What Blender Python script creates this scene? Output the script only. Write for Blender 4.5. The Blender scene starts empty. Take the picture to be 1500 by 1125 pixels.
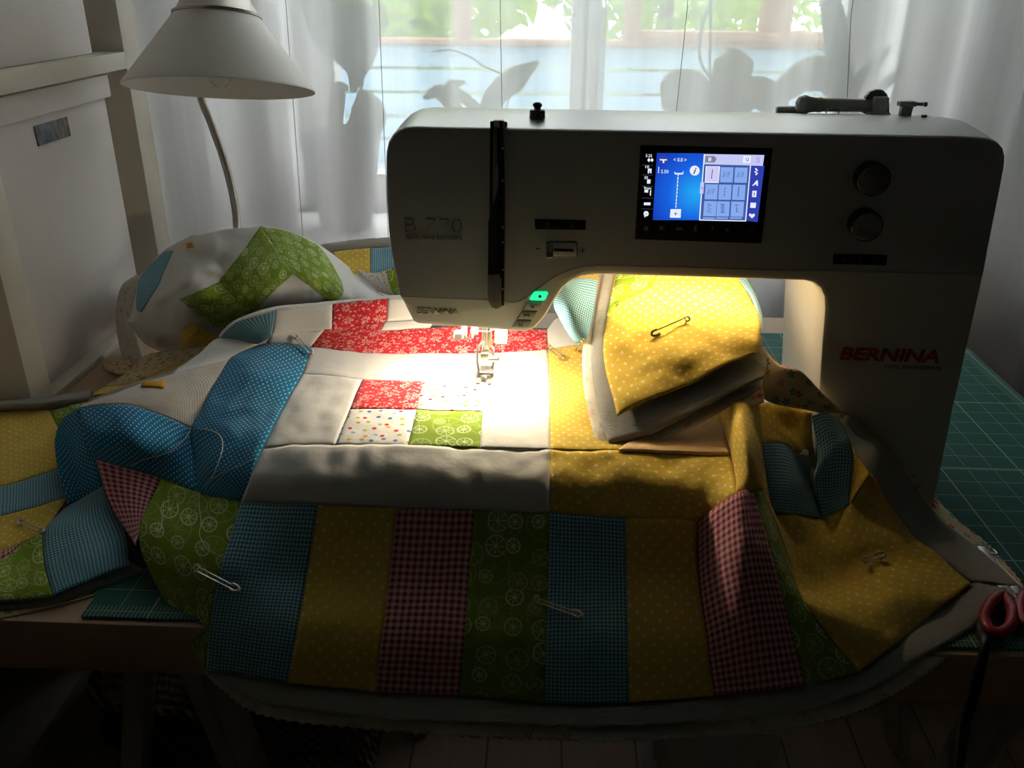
import bpy, bmesh, math, random
from math import sin, cos, pi, radians, tan, atan2, sqrt
from mathutils import Vector, Matrix, noise
random.seed(7)
scn = bpy.context.scene
col = scn.collection
V = Vector

# ------------------------------------------------------------------ camera
TABLE = 0.74
CAM = V((0, 0, TABLE + .441))
F, CX, CY = 1290.0, 750.0, 562.5
yaw, pitch, roll = radians(2.410), radians(24.868), radians(.4)
fwd = V((-sin(yaw)*cos(pitch), cos(yaw)*cos(pitch), -sin(pitch)))
r0 = V((cos(yaw), sin(yaw), 0)); u0 = r0.cross(fwd)
RT = r0*cos(roll) + u0*sin(roll); UP = -r0*sin(roll) + u0*cos(roll)
cd = bpy.data.cameras.new('camera'); cam = bpy.data.objects.new('camera', cd); col.objects.link(cam)
cd.sensor_width = 36; cd.lens = F/1500*36; cd.clip_start = .01
cam.matrix_world = Matrix(((RT.x, UP.x, -fwd.x, CAM.x), (RT.y, UP.y, -fwd.y, CAM.y), (RT.z, UP.z, -fwd.z, CAM.z), (0, 0, 0, 1)))
scn.camera = cam

# ------------------------------------------------------------------ world, exposure
w = bpy.data.worlds.new('sky'); scn.world = w; w.use_nodes = True
bg = w.node_tree.nodes['Background']
bg.inputs['Color'].default_value = (.93, .97, 1, 1); bg.inputs['Strength'].default_value = 6.5
scn.view_settings.view_transform = 'Standard'; scn.view_settings.look = 'None'
scn.view_settings.exposure = 0.0; scn.view_settings.gamma = 1
scn.view_settings.use_curve_mapping = False
# ------------------------------------------------------------------ pixel helpers
def ray(px, py): return fwd + RT*((px-CX)/F) - UP*((py-CY)/F)
def at_h(px, py, h):
    d = ray(px, py); return CAM + d*((TABLE+h-CAM.z)/d.z)
def at_y(px, py, y):
    d = ray(px, py); return CAM + d*(y/d.y)
def at_x(px, py, x):
    d = ray(px, py); return CAM + d*(x/d.x)
def P(t): return at_h(*t) if t[2] < .4 else at_y(*t)

# ------------------------------------------------------------------ materials
MATS = {}
class G:
    def __init__(s, name):
        s.m = bpy.data.materials.new(name); s.m.use_nodes = True; s.t = s.m.node_tree
        s.b = s.t.nodes['Principled BSDF']; s.out = s.t.nodes['Material Output']; MATS[name] = s.m
    def n(s, typ, **k):
        nd = s.t.nodes.new(typ)
        for a, b in k.items(): setattr(nd, a, b)
        return nd
    def put(s, sock, v):
        if hasattr(v, 'is_output'): s.t.links.new(v, sock)
        elif isinstance(v, (tuple, list)): sock.default_value = (*v, 1) if len(v) == 3 and sock.type == 'RGBA' else v
        else: sock.default_value = v
    def f(s, op, a, b=0.0, c=None):
        nd = s.n('ShaderNodeMath', operation=op); s.put(nd.inputs[0], a); s.put(nd.inputs[1], b)
        if c is not None: s.put(nd.inputs[2], c)
        return nd.outputs[0]
    def v(s, op, a, b=(0, 0, 0)):
        nd = s.n('ShaderNodeVectorMath', operation=op); s.put(nd.inputs[0], a)
        if op == 'SCALE': s.put(nd.inputs['Scale'], b)
        elif op not in ('LENGTH', 'FRACTION'): s.put(nd.inputs[1], b)
        return nd.outputs['Value'] if op == 'LENGTH' else nd.outputs[0]
    def mix(s, fac, a, b):
        nd = s.n('ShaderNodeMix', data_type='RGBA'); s.put(nd.inputs[0], fac); s.put(nd.inputs[6], a); s.put(nd.inputs[7], b)
        return nd.outputs[2]
    def noise(s, vec, scale, detail=3.0, rough=.5):
        nd = s.n('ShaderNodeTexNoise'); s.put(nd.inputs['Vector'], vec)
        nd.inputs['Scale'].default_value = scale; nd.inputs['Detail'].default_value = detail; nd.inputs['Roughness'].default_value = rough
        return nd.outputs['Fac']
    def uv(s): return s.n('ShaderNodeTexCoord').outputs['UV']
    def ob(s): return s.n('ShaderNodeTexCoord').outputs['Object']
    def xy(s, vec):
        nd = s.n('ShaderNodeSeparateXYZ'); s.put(nd.inputs[0], vec); return nd.outputs
    def vor(s, vec, rnd):
        nd = s.n('ShaderNodeTexVoronoi', voronoi_dimensions='2D'); s.put(nd.inputs['Vector'], vec)
        nd.inputs['Scale'].default_value = 1; nd.inputs['Randomness'].default_value = rnd
        d = s.v('SUBTRACT', vec, nd.outputs['Position']); x = s.xy(d)
        c = s.n('ShaderNodeSeparateColor'); s.put(c.inputs[0], nd.outputs['Color'])
        r = s.v('LENGTH', d); a = s.f('ARCTAN2', x[1], x[0])
        return r, a, c.outputs[0], c.outputs[1]
    def ramp(s, fac, stops, const=False):
        nd = s.n('ShaderNodeValToRGB'); s.put(nd.inputs[0], fac)
        if const: nd.color_ramp.interpolation = 'CONSTANT'
        e = nd.color_ramp.elements
        while len(e) < len(stops): e.new(.5)
        for i, (p, c) in enumerate(stops): e[i].position = p; e[i].color = (*c, 1)
        return nd.outputs[0]
    def bump(s, h, strength=.3, dist=.002):
        nd = s.n('ShaderNodeBump'); nd.inputs['Strength'].default_value = strength; nd.inputs['Distance'].default_value = dist
        s.put(nd.inputs['Height'], h); s.put(s.b.inputs['Normal'], nd.outputs[0])
    def set(s, **k):
        nm = dict(color='Base Color', rough='Roughness', metal='Metallic', spec='Specular IOR Level', sheen='Sheen Weight', trans='Transmission Weight', ior='IOR', coat='Coat Weight', emit='Emission Color', es='Emission Strength', alpha='Alpha')
        for a, b in k.items(): s.put(s.b.inputs[nm[a]], b)
        return s

def plain(name, color, rough=.5, metal=0, var=.05, scale=40, bump=0, **k):
    g = G(name); o = g.ob(); n = g.noise(o, scale, 4)
    dark = tuple(c*(1-var*2) for c in color); light = tuple(min(1, c*(1+var)) for c in color)
    g.set(color=g.mix(n, dark, light), rough=rough, metal=metal, **k)
    if bump: g.bump(g.noise(o, scale*4, 3), bump, .001)
    return g.m
def glow(name, color, strength):
    g = G(name); g.set(color=(0, 0, 0), emit=color, es=strength, rough=.6); return g.m

def fabric(g, color, wr=.35):
    o = g.ob(); uvn = g.uv()
    thread = g.noise(g.v('MULTIPLY', uvn, (1, 1, 1)), 900, 1)
    c = g.mix(g.f('MULTIPLY', thread, .16), color, (0, 0, 0))
    g.set(color=c, rough=.92, spec=.12, sheen=.12)
    big = g.noise(o, 38, 3, .5)
    h = g.f('ADD', g.f('MULTIPLY', big, 1.0), g.f('MULTIPLY', thread, .03))
    g.bump(h, wr, .006)
    return g.m
def gingham(name, c, period, white=(.80, .80, .77)):
    g = G(name); x = g.xy(g.v('SCALE', g.uv(), 1/period))
    a = g.f('GREATER_THAN', g.f('FRACT', x[0]), .5); b = g.f('GREATER_THAN', g.f('FRACT', x[1]), .5)
    f = g.f('MULTIPLY', g.f('ADD', a, b), .5)
    return fabric(g, g.ramp(f, [(0, white), (.5, tuple(.52*p+.48*q for p, q in zip(c, white))), (1, c)]))
def dots(name, base, dot, s, r, jitter=0):
    g = G(name); u = g.uv(); p = g.v('SCALE', u, 1/s)
    if jitter:
        nz = g.n('ShaderNodeTexNoise'); g.put(nz.inputs['Vector'], p); nz.inputs['Scale'].default_value = .8; nz.inputs['Detail'].default_value = 1
        p = g.v('ADD', p, g.v('MULTIPLY', g.v('SUBTRACT', nz.outputs['Color'], (.5, .5, .5)), (jitter, jitter, 0)))
    d1 = g.v('LENGTH', g.v('SUBTRACT', g.v('FRACTION', p), (.5, .5, 0)))
    d2 = g.v('LENGTH', g.v('SUBTRACT', g.v('FRACTION', g.v('ADD', p, (.5, .5, 0))), (.5, .5, 0)))
    f = g.f('LESS_THAN', g.f('MINIMUM', d1, d2), r)
    return fabric(g, g.mix(f, base, dot))
def citrus(name, base, ring, dark):
    g = G(name); u = g.uv()
    def layer(vec, rnd, rmin, rmul, thick):
        r, a, c1, c2 = g.vor(vec, rnd)
        R = g.f('ADD', g.f('MULTIPLY', c1, rmul), rmin)
        rg = g.f('LESS_THAN', g.f('ABSOLUTE', g.f('SUBTRACT', r, R)), thick)
        sp = g.f('MULTIPLY', g.f('LESS_THAN', g.f('MULTIPLY', g.f('ABSOLUTE', g.f('SINE', g.f('MULTIPLY', g.f('ADD', a, c2), 4))), r), thick*2.4), g.f('LESS_THAN', r, R))
        return g.f('MAXIMUM', rg, sp), c2
    f2, _ = layer(g.v('ADD', g.v('SCALE', u, 1/.033), (3.3, 1.7, 0)), .4, .32, .12, .022)
    f1, k = layer(g.v('SCALE', u, 1/.0195), .45, .24, .19, .028)
    lv = g.f('MULTIPLY', f1, g.f('ADD', g.f('MULTIPLY', k, .55), .32))
    c = g.mix(g.f('MULTIPLY', f2, .45), g.mix(g.noise(u, 90, 2), dark, base), ring)
    return fabric(g, g.mix(lv, c, (.78, .88, .5)))
def floral(name, base, cols, s, petal, rnd=.7, size=.30):
    g = G(name); u = g.uv(); r, a, c1, c2 = g.vor(g.v('SCALE', u, 1/s), rnd)
    lim = g.f('MULTIPLY', g.f('ADD', g.f('MULTIPLY', g.f('COSINE', g.f('MULTIPLY', g.f('ADD', a, g.f('MULTIPLY', c2, 6)), petal)), .3), .7), size)
    f = g.f('LESS_THAN', r, lim); ctr = g.f('LESS_THAN', r, size*.22)
    f = g.f('MULTIPLY', f, g.f('SUBTRACT', 1.0, ctr))
    n = len(cols)
    cc = g.ramp(c1, [(i/n, c) for i, c in enumerate(cols)], True)
    return fabric(g, g.mix(f, base, cc))
def redfloral():
    g = G('red_sprig_cotton'); u = g.uv()
    r, a, c1, c2 = g.vor(g.v('SCALE', u, 1/.019), .8)
    pet = g.f('ABSOLUTE', g.f('SINE', g.f('MULTIPLY', g.f('ADD', a, c2), 4)))
    f1 = g.f('MULTIPLY', g.f('LESS_THAN', r, g.f('MULTIPLY', pet, .26)), g.f('GREATER_THAN', r, .07))
    n = g.noise(u, 300, 2); f2 = g.f('MULTIPLY', g.f('GREATER_THAN', n, .60), .7)
    r2, a2, _, _ = g.vor(g.v('ADD', g.v('SCALE', u, 1/.008), (5, 2, 0)), .9); f3 = g.f('MULTIPLY', g.f('LESS_THAN', r2, .17), .8)
    f = g.f('MAXIMUM', g.f('MULTIPLY', f1, .75), g.f('MAXIMUM', f2, f3))
    return fabric(g, g.mix(g.f('MULTIPLY', f, .7), (.62, .022, .035), (.92, .62, .58)))
def multidot():
    g = G('confetti_dot_cotton'); r, a, c1, c2 = g.vor(g.v('SCALE', g.uv(), 1/.0098), .6)
    cc = g.ramp(c1, [(0, (.62, .03, .05)), (.25, (.10, .2, .52)), (.42, (.85, .5, .04)), (.6, (.38, .52, .08)), (.75, (.3, .52, .7)), (.9, (.85, .28, .06))], True)
    return fabric(g, g.mix(g.f('LESS_THAN', r, .20), (.82, .80, .77), cc))

WHITE = (.80, .785, .755)
gw = G('white_cotton'); fabric(gw, WHITE, .22)
GING_B = gingham('blue_gingham_cotton', (.008, .17, .30), .0029, (.42, .66, .72))
GING_R = gingham('red_gingham_cotton', (.33, .012, .045), .0053, (.78, .50, .52))
YEL = dots('yellow_dot_cotton', (.77, .53, .075), (.85, .74, .40), .0115, .125, .45)
YEL2 = YEL
POLKA = dots('blue_pindot_cotton', (.006, .20, .40), (.50, .76, .86), .0066, .14)
CIT = citrus('green_citrus_cotton', (.25, .37, .022), (.44, .55, .16), (.18, .29, .012))
RED = redfloral(); CONF = multidot()
BEIGE = dots('beige_weave_cotton', (.52, .45, .38), (.80, .76, .70), .0026, .26)
ORANGE = dots('orange_weave_cotton', (.72, .42, .16), (.85, .66, .42), .0024, .26)
OCHRE = dots('orange_cotton', (.70, .33, .03), (.8, .5, .1), .006, .12)
BACK = floral('floral_backing_cotton', (.76, .60, .36), [(.55, .02, .06), (.05, .32, .40), (.75, .28, .05), (.10, .35, .15), (.75, .25, .30)], .0125, 5)
BACKF = floral('faded_backing_cotton', (.80, .72, .60), [(.70, .36, .36), (.50, .62, .62), (.80, .60, .38), (.55, .62, .50), (.80, .56, .54)], .0125, 5)
gb = G('cotton_batting')
_n = gb.noise(gb.ob(), 160, 6, .75); gb.set(color=gb.mix(_n, (.66, .63, .57), (.86, .84, .79)), rough=1, spec=.05, sheen=.4)
gb.bump(gb.noise(gb.v('MULTIPLY', gb.ob(), (1, 3, 1)), 220, 6, .8), 1.0, .007)
WHT = MATS['white_cotton']; BATT = MATS['cotton_batting']

# ------------------------------------------------------------------ object helpers
WM = {}
def link(name, me, mat=None, parent=None, center=True):
    if center:
        vs = [v.co for v in me.vertices]
        c = V([(min(v[i] for v in vs)+max(v[i] for v in vs))/2 for i in range(3)]) if vs else V((0, 0, 0))
        if not parent: c.z = min(v.z for v in vs)
        me.transform(Matrix.Translation(-c))
    else: c = V((0, 0, 0))
    o = bpy.data.objects.new(name, me); col.objects.link(o)
    if mat: me.materials.append(mat)
    o.location = c; WM[o.name] = Matrix.Translation(c)
    if parent:
        o.parent = parent; o.matrix_parent_inverse = WM[parent.name].inverted()
    return o
def mesh(name, verts, faces, smooth=True, angle=35):
    me = bpy.data.meshes.new(name); me.from_pydata([tuple(v) for v in verts], [], faces); me.validate()
    bm = bmesh.new(); bm.from_mesh(me); bmesh.ops.recalc_face_normals(bm, faces=bm.faces); bm.to_mesh(me); bm.free()
    if smooth:
        me.shade_smooth()
        if angle: me.set_sharp_from_angle(angle=radians(angle))
    return me
def tag(o, label, cat, group=None, kind=None):
    if label: o['label'] = label
    if cat: o['category'] = cat
    if group: o['group'] = group
    if kind: o['kind'] = kind
    return o
def thing(name, label, cat, loc, group=None, kind=None):
    o = bpy.data.objects.new(name, None); col.objects.link(o); o.location = loc; o.empty_display_size = .02
    WM[o.name] = Matrix.Translation(V(loc)); return tag(o, label, cat, group, kind)
def struct(o): o['kind'] = 'structure'; return o

def bm_box(bm, x0, x1, y0, y1, z0, z1, bev=0, rot=None):
    r = bmesh.ops.create_cube(bm, size=1); vs = r['verts']
    c = V(((x0+x1)/2, (y0+y1)/2, (z0+z1)/2)); s = V((x1-x0, y1-y0, z1-z0))
    for v in vs: v.co = V((v.co.x*s.x, v.co.y*s.y, v.co.z*s.z))
    if bev:
        es = list({e for v in vs for e in v.link_edges}); r2 = bmesh.ops.bevel(bm, geom=es, offset=bev, segments=2, profile=.5, affect='EDGES')
        vs = list({v for f in r2['faces'] for v in f.verts} | {v for v in vs if v.is_valid})
    for v in vs:
        if rot: v.co = rot @ v.co
        v.co += c
    return vs
def frombm(bm, name, smooth=True, angle=35):
    me = bpy.data.meshes.new(name); bm.to_mesh(me); bm.free()
    if smooth: me.shade_smooth(); me.set_sharp_from_angle(angle=radians(angle))
    return me
def box(name, x0, x1, y0, y1, z0, z1, mat, parent=None, bev=.0015):
    bm = bmesh.new(); bm_box(bm, x0, x1, y0, y1, z0, z1, bev); return link(name, frombm(bm, name), mat, parent)
def catmull(pts, n):
    """pts: list of Vectors -> resampled with n segs per span"""
    out = []; m = len(pts)
    for i in range(m-1):
        p0 = pts[i-1] if i > 0 else pts[0]*2-pts[1]; p1 = pts[i]; p2 = pts[i+1]; p3 = pts[i+2] if i+2 < m else pts[-1]*2-pts[-2]
        for k in range(n):
            t = k/n; out.append(.5*((2*p1)+(-p0+p2)*t+(2*p0-5*p1+4*p2-p3)*t*t+(-p0+3*p1-3*p2+p3)*t**3))
    out.append(pts[-1].copy()); return out
def tube_geo(pts, rad, seg=8, closed=False):
    n = len(pts); vs = []; fs = []; rads = rad if isinstance(rad, (list, tuple)) else [rad]*n
    prev = None
    for i in range(n):
        a = pts[i-1] if (i > 0 or closed) else pts[0]; b = pts[(i+1) % n] if (i < n-1 or closed) else pts[-1]
        t = (b-a).normalized()
        if prev is None:
            s = t.cross(V((0, 0, 1)));  s = s if s.length > .1 else t.cross(V((1, 0, 0)))
        else: s = prev - t*prev.dot(t)
        s.normalize(); prev = s; q = t.cross(s)
        for k in range(seg):
            an = 2*pi*k/seg; vs.append(pts[i]+(s*cos(an)+q*sin(an))*rads[i])
    m = n if closed else n-1
    for i in range(m):
        for k in range(seg):
            a = i*seg; b = ((i+1) % n)*seg; fs.append((a+k, a+(k+1) % seg, b+(k+1) % seg, b+k))
    if not closed: fs.append(tuple(range(seg))[::-1]); fs.append(tuple((n-1)*seg+k for k in range(seg)))
    return vs, fs
def tube(name, pts, rad, mat, parent=None, seg=8, closed=False):
    return link(name, mesh(name, *tube_geo(pts, rad, seg, closed), True, 60), mat, parent)
def lathe(name, prof, org, axis, mat, parent=None, seg=32, angle=35):
    """prof: list of (radius, distance along axis)"""
    ax = axis.normalized(); s = ax.cross(V((0, 1, 0)));  s = s if s.length > .1 else ax.cross(V((1, 0, 0)))
    s.normalize(); q = ax.cross(s); vs = []; fs = []
    for r, d in prof:
        for k in range(seg):
            a = 2*pi*k/seg; vs.append(org+ax*d+(s*cos(a)+q*sin(a))*r)
    for i in range(len(prof)-1):
        for k in range(seg): fs.append((i*seg+k, i*seg+(k+1) % seg, (i+1)*seg+(k+1) % seg, (i+1)*seg+k))
    fs.append(tuple(range(seg))); fs.append(tuple((len(prof)-1)*seg+k for k in range(seg)))
    return link(name, mesh(name, vs, fs, True, angle), mat, parent)

# ================================================================== ROOM
M_wall = plain('painted_wall', (.40, .37, .34), .9, var=.03, scale=8)
M_dim = plain('painted_wall_warm', (.36, .34, .32), .9, var=.05, scale=6)
M_ceil = plain('ceiling_paint', (.35, .34, .32), .9, var=.02)
gf = G('floor_planks'); x = gf.xy(gf.ob())
fl = gf.f('FRACT', gf.f('MULTIPLY', x[0], 8)); fn = gf.noise(gf.v('MULTIPLY', gf.ob(), (20, 2, 1)), 3, 5)
gf.set(color=gf.mix(gf.f('LESS_THAN', fl, .03), gf.mix(fn, (.10, .06, .035), (.19, .12, .07)), (.03, .02, .012)), rough=.5)
XL, XR, YB, YF, ZC = -.97, 2.3, -2.4, 1.62, 2.6
struct(box('floor', XL-.1, XR+.1, YB-.1, YF+.2, -.1, 0, MATS['floor_planks'], None, 0))
struct(box('ceiling', XL-.1, XR+.1, YB-.1, YF+.2, ZC, ZC+.1, M_ceil, None, 0))
struct(box('wall_left', XL-.1, XL, YB-.1, YF+.2, 0, ZC, M_wall, None, 0))
struct(box('wall_right', XR, XR+.1, YB-.1, YF+.2, 0, ZC, M_dim, None, 0))
struct(box('wall_back', XL, XR, YB-.1, YB, 0, ZC, M_dim, None, 0))
# window wall with an opening
WX0, WX1, WZ0, WZ1 = -.475, .585, .775, 2.3
bm = bmesh.new()
for a in ((XL, WX0, 0, ZC), (WX1, XR, 0, ZC), (WX0, WX1, 0, WZ0), (WX0, WX1, WZ1, ZC)):
    bm_box(bm, a[0], a[1], YF, YF+.2, a[2], a[3])
M_wfront = plain('white_window_wall', (.78, .78, .77), .85, var=.02)
struct(link('wall_front', frombm(bm, 'wall_front'), M_wfront))
M_frame = plain('white_window_paint', (.82, .82, .81), .45, var=.02)
gg = G('window_glass'); tr = gg.n('ShaderNodeBsdfTransparent'); gl = gg.n('ShaderNodeBsdfGlossy'); gl.inputs['Roughness'].default_value = .02
mx = gg.n('ShaderNodeMixShader'); mx.inputs[0].default_value = .05
gg.t.links.new(tr.outputs[0], mx.inputs[1]); gg.t.links.new(gl.outputs[0], mx.inputs[2]); gg.t.links.new(mx.outputs[0], gg.out.inputs[0])
win = thing('window_1', None, None, ((WX0+WX1)/2, YF+.1, WZ0)); struct(win)
fy0, fy1 = YF+.09, YF+.15
MUL = [(WX0, -.405), (.03, .085), (.515, WX1)]
for a, b in MUL: box('window_frame', a, b, fy0, fy1, WZ0, WZ1, M_frame, win, .004)
for (a, b), (c, d) in zip(MUL, MUL[1:]):
    box('window_frame', b, c, fy0, fy1, WZ0, WZ0+.055, M_frame, win, .004); box('window_frame', b, c, fy0, fy1, WZ1-.06, WZ1, M_frame, win, .004)
    box('pane', b, c, fy0+.028, fy0+.032, WZ0+.055, WZ1-.06, gg.m, win, 0)
struct(box('trim_1', -.80, .80, 1.43, YF+.09, .745, .775, M_frame, None, .006))   # window sill board
# ================================================================== OUTSIDE
M_blue = plain('faded_blue_paint', (.30, .46, .60), .7, var=.08, scale=12)
M_brown = plain('weathered_brown_wood', (.30, .17, .11), .7, var=.12, scale=15)
par = thing('balcony_parapet', 'faded blue parapet of horizontal boards outside the window', 'parapet', (.2, 3.0, 0))
pz1 = at_y(600, 66, 3.0).z
for i in range(13):
    z1 = pz1 - i*.075
    bm = bmesh.new(); bm_box(bm, -1.9, 2.4, 3.0+.004*(i % 2), 3.03+.004*(i % 2), z1-.066, z1, .004)
    link('board', frombm(bm, 'board'), M_blue, par)
fr = thing('balcony_glazing_frame', 'brown wooden window frame standing on the blue balcony parapet', 'window frame', (.2, 3.0, pz1))
zt = at_y(600, 56, 3.0).z
bm = bmesh.new(); bm_box(bm, -1.9, 2.4, 2.97, 3.05, pz1+.002, zt, .004); link('rail', frombm(bm, 'rail'), M_brown, fr)
zr = at_y(1000, 50, 3.0).z
xa = at_y(938, 60, 3.0).x; xb = at_y(1240, 60, 3.0).x
bm = bmesh.new(); bm_box(bm, xa, xb, 2.96, 3.04, zt, zr+.01, .004); link('sash_rail', frombm(bm, 'sash_rail'), M_brown, fr)
for p0, p1 in ((664, 690), (915, 938), (1116, 1158), (330, 360), (1310, 1340)):
    a = at_y(p0, 30, 3.0).x; b = at_y(p1, 30, 3.0).x
    bm = bmesh.new(); bm_box(bm, a, b, 2.975, 3.045, zt, 3.2, .004); link('post', frombm(bm, 'post'), M_brown, fr)
bm = bmesh.new(); bm_box(bm, -1.9, 2.4, 2.95, 3.05, 3.2, 3.28, .004); link('head_rail', frombm(bm, 'head_rail'), M_brown, fr)
box('ground', -14, 14, 1.9, 24, -.35, -.3, plain('ground_earth', (.2, .24, .1), .9), None, 0); tag(bpy.data.objects['ground'], None, None, None, 'structure')
gt = G('leaf_green'); inf = gt.n('ShaderNodeObjectInfo'); n1 = gt.noise(gt.ob(), 1.5, 3)
lc = gt.ramp(n1, [(.25, (.18, .32, .03)), (.5, (.46, .62, .08)), (.75, (.70, .80, .22))])
gt.set(color=lc, rough=.6); tl = gt.n('ShaderNodeBsdfTranslucent'); gt.t.links.new(lc, tl.inputs[0])
ms = gt.n('ShaderNodeMixShader'); ms.inputs[0].default_value = .55; gt.t.links.new(gt.b.outputs[0], ms.inputs[1]); gt.t.links.new(tl.outputs[0], ms.inputs[2]); gt.t.links.new(ms.outputs[0], gt.out.inputs[0])
M_bark = plain('bark', (.12, .08, .05), .9, var=.2)
def tree(x, y, zc, rx, rz, n, label):
    t = thing('tree', label, 'tree', (x, y, -.3), 'trees beyond the balcony')
    vs = []; fs = []
    rnd = random.Random(int(x*100)+3)
    for i in range(n):
        while 1:
            q = V((rnd.uniform(-1, 1), rnd.uniform(-1, 1), rnd.uniform(-1, 1)))
            if q.length < 1 and noise.noise(q*2.7+V((x, 0, 0))) > -.16: break
        c = V((x+q.x*rx, y+q.y*rx*.8, zc+q.z*rz)); a = V((rnd.gauss(0, 1), rnd.gauss(0, 1), rnd.gauss(0, 1))).normalized()
        b = a.cross(V((rnd.gauss(0, 1), rnd.gauss(0, 1), rnd.gauss(0, 1)))).normalized(); s = rnd.uniform(.08, .17)
        k = len(vs); vs += [c-a*s, c+b*s*.45, c+a*s, c-b*s*.45]; fs.append((k, k+1, k+2, k+3))
    tf = link('foliage', mesh('foliage', vs, fs, False), gt.m, t); tf['kind'] = 'stuff'
    pts = catmull([V((x, y, -.3)), V((x+.1, y, zc*.5)), V((x-.05, y, zc+rz*.5))], 6)
    tube('trunk', pts, [.13-.008*i for i in range(len(pts))], M_bark, t)
    for k in range(5):
        a = 2*pi*k/5+x; tube('branch', catmull([V((x, y, zc*.6)), V((x+cos(a)*rx*.3, y+sin(a)*rx*.3, zc)), V((x+cos(a)*rx*.7, y+sin(a)*rx*.6, zc+rz*.4))], 5), [.05-.004*i for i in range(11)], M_bark, t, 6)
tree(-1.6, 8.2, 2.0, 1.7, 1.9, 5200, 'bright green leafy tree beyond the balcony, left of the middle post')
tree(1.2, 11.2, 2.1, 1.6, 2.0, 3200, 'sparse leafy tree beyond the balcony between the two brown posts')
tree(4.2, 8.0, 2.0, 1.5, 1.8, 3200, 'yellow-green tree beyond the balcony outside the right-hand post')
tree(-2.9, 15.5, 2.6, 2.9, 3.0, 5200, 'tall darker tree far behind the bright green leafy tree')
tree(3.3, 16.5, 2.6, 2.9, 3.0, 5200, 'tall darker tree far behind the sparse leafy tree')
tree(9.2, 15.5, 2.6, 2.8, 3.0, 3600, 'tall tree far behind the yellow-green tree')
tree(-5.6, 8.5, 2.0, 1.8, 2.0, 2600, 'broad green tree beyond the balcony, behind the left window edge')
# ================================================================== TABLE, MAT
M_table = plain('beech_laminate', (.50, .34, .22), .45, var=.05, scale=30)
tb = thing('work_table', 'beech-coloured work table with a thick front edge under the quilt', 'table', (0, .85, 0))
TY0, TY1, TX0, TX1 = .507, 1.20, -.556, .556
box('tabletop', TX0, TX1, TY0, TY1, TABLE-.047, TABLE, M_table, tb, .002)
M_trestle = plain('pale_trestle_wood', (.42, .37, .30), .6, var=.06)
def bar(name, a, b, wx, wy, mat, parent):
    d = (b-a); L = d.length; rot = d.to_track_quat('Z', 'X').to_matrix(); bm = bmesh.new(); bm_box(bm, -wx/2, wx/2, -wy/2, wy/2, -L/2, L/2, .002)
    me = frombm(bm, name); me.transform(Matrix.Translation((a+b)/2) @ rot.to_4x4()); return link(name, me, mat, parent)
def trestle(x, label):
    t = thing('trestle', label, 'trestle', (x, .86, 0), 'trestles carrying the table')
    box('top_bar', x-.025, x+.025, .62, 1.12, TABLE-.085, TABLE-.047, M_trestle, t)
    for y, s in ((.64, -1), (1.10, 1)):
        bar('leg', V((x-.01, y, TABLE-.06)), V((x-.15, y+s*.02, .0)), .02, .045, M_trestle, t)
        bar('leg', V((x+.01, y, TABLE-.06)), V((x+.15, y+s*.02, .0)), .02, .045, M_trestle, t)
    if x < 0: box('shelf_slat', x-.12, x+.12, .66, 1.08, .20, .218, M_trestle, t)
trestle(-.35, 'pale wooden A-frame trestle under the table beside the wicker basket')
trestle(.46, 'pale wooden A-frame trestle under the table below the red scissors')
# under-table objects
M_white = plain('white_board', (.72, .71, .68), .6, var=.03)
gwk = G('wicker'); x = gwk.xy(gwk.ob())
wv = gwk.f('MULTIPLY', gwk.f('SINE', gwk.f('MULTIPLY', gwk.f('ADD', x[0], x[1]), 420)), gwk.f('SINE', gwk.f('MULTIPLY', x[2], 420)))
gwk.set(color=gwk.mix(gwk.f('GREATER_THAN', wv, 0), (.10, .06, .03), (.28, .19, .11)), rough=.7); gwk.bump(wv, .8, .004)
bk = thing('wicker_basket', 'brown wicker basket under the table between the trestle legs', 'basket', (-.34, .86, .218))
vs = []; fs = []
loops = [(.125, .16, .0), (.15, .19, .26), (.155, .195, .265), (.145, .185, .265), (.12, .155, .012)]
for rx, ry, z in loops:
    for k in range(28):
        a = 2*pi*k/28; c, s = cos(a), sin(a); e = .35
        vs.append(V((-.34+rx*abs(c)**e*(1 if c > 0 else -1), .86+ry*abs(s)**e*(1 if s > 0 else -1), .219+z)))
for i in range(4):
    for k in range(28): fs.append((i*28+k, i*28+(k+1) % 28, (i+1)*28+(k+1) % 28, (i+1)*28+k))
fs += [tuple(range(28)), tuple(4*28+k for k in range(28))]
link('basket_body', mesh('basket_body', vs, fs), gwk.m, bk)
for k in range(4):
    ring = [V((-.34+.153*cos(a)*1.02*(abs(cos(a))**-.65 if abs(cos(a)) > .01 else 1), .86, .3)) for a in (0,)]
for z in (.30, .36, .42):
    pts = []
    for k in range(28):
        a = 2*pi*k/28; c, s = cos(a), sin(a); rx, ry = .128+(z-.219)*.1, .163+(z-.219)*.11
        pts.append(V((-.34+rx*abs(c)**.35*(1 if c > 0 else -1), .86+ry*abs(s)**.35*(1 if s > 0 else -1), z)))
    tube('cane_band', pts, .006, gwk.m, bk, 6, True)
cb = thing('storage_tub', 'plain pale storage tub on the floor under the hanging quilt', 'tub', (.18, .72, 0))
vs = []; fs = []
for hw, z in ((.050, 0), (.056, .46), (.062, .46), (.062, .50), (.054, .50), (.046, .01)):
    vs += [V((.18-hw, .72-hw, z)), V((.18+hw, .72-hw, z)), V((.18+hw, .72+hw, z)), V((.18-hw, .72+hw, z))]
for i in range(5):
    for k in range(4): fs.append((i*4+k, i*4+(k+1) % 4, (i+1)*4+(k+1) % 4, (i+1)*4+k))
fs += [(0, 1, 2, 3), (20, 21, 22, 23)]
link('tub_body', mesh('tub_body', vs, fs, False), M_white, cb)
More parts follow.
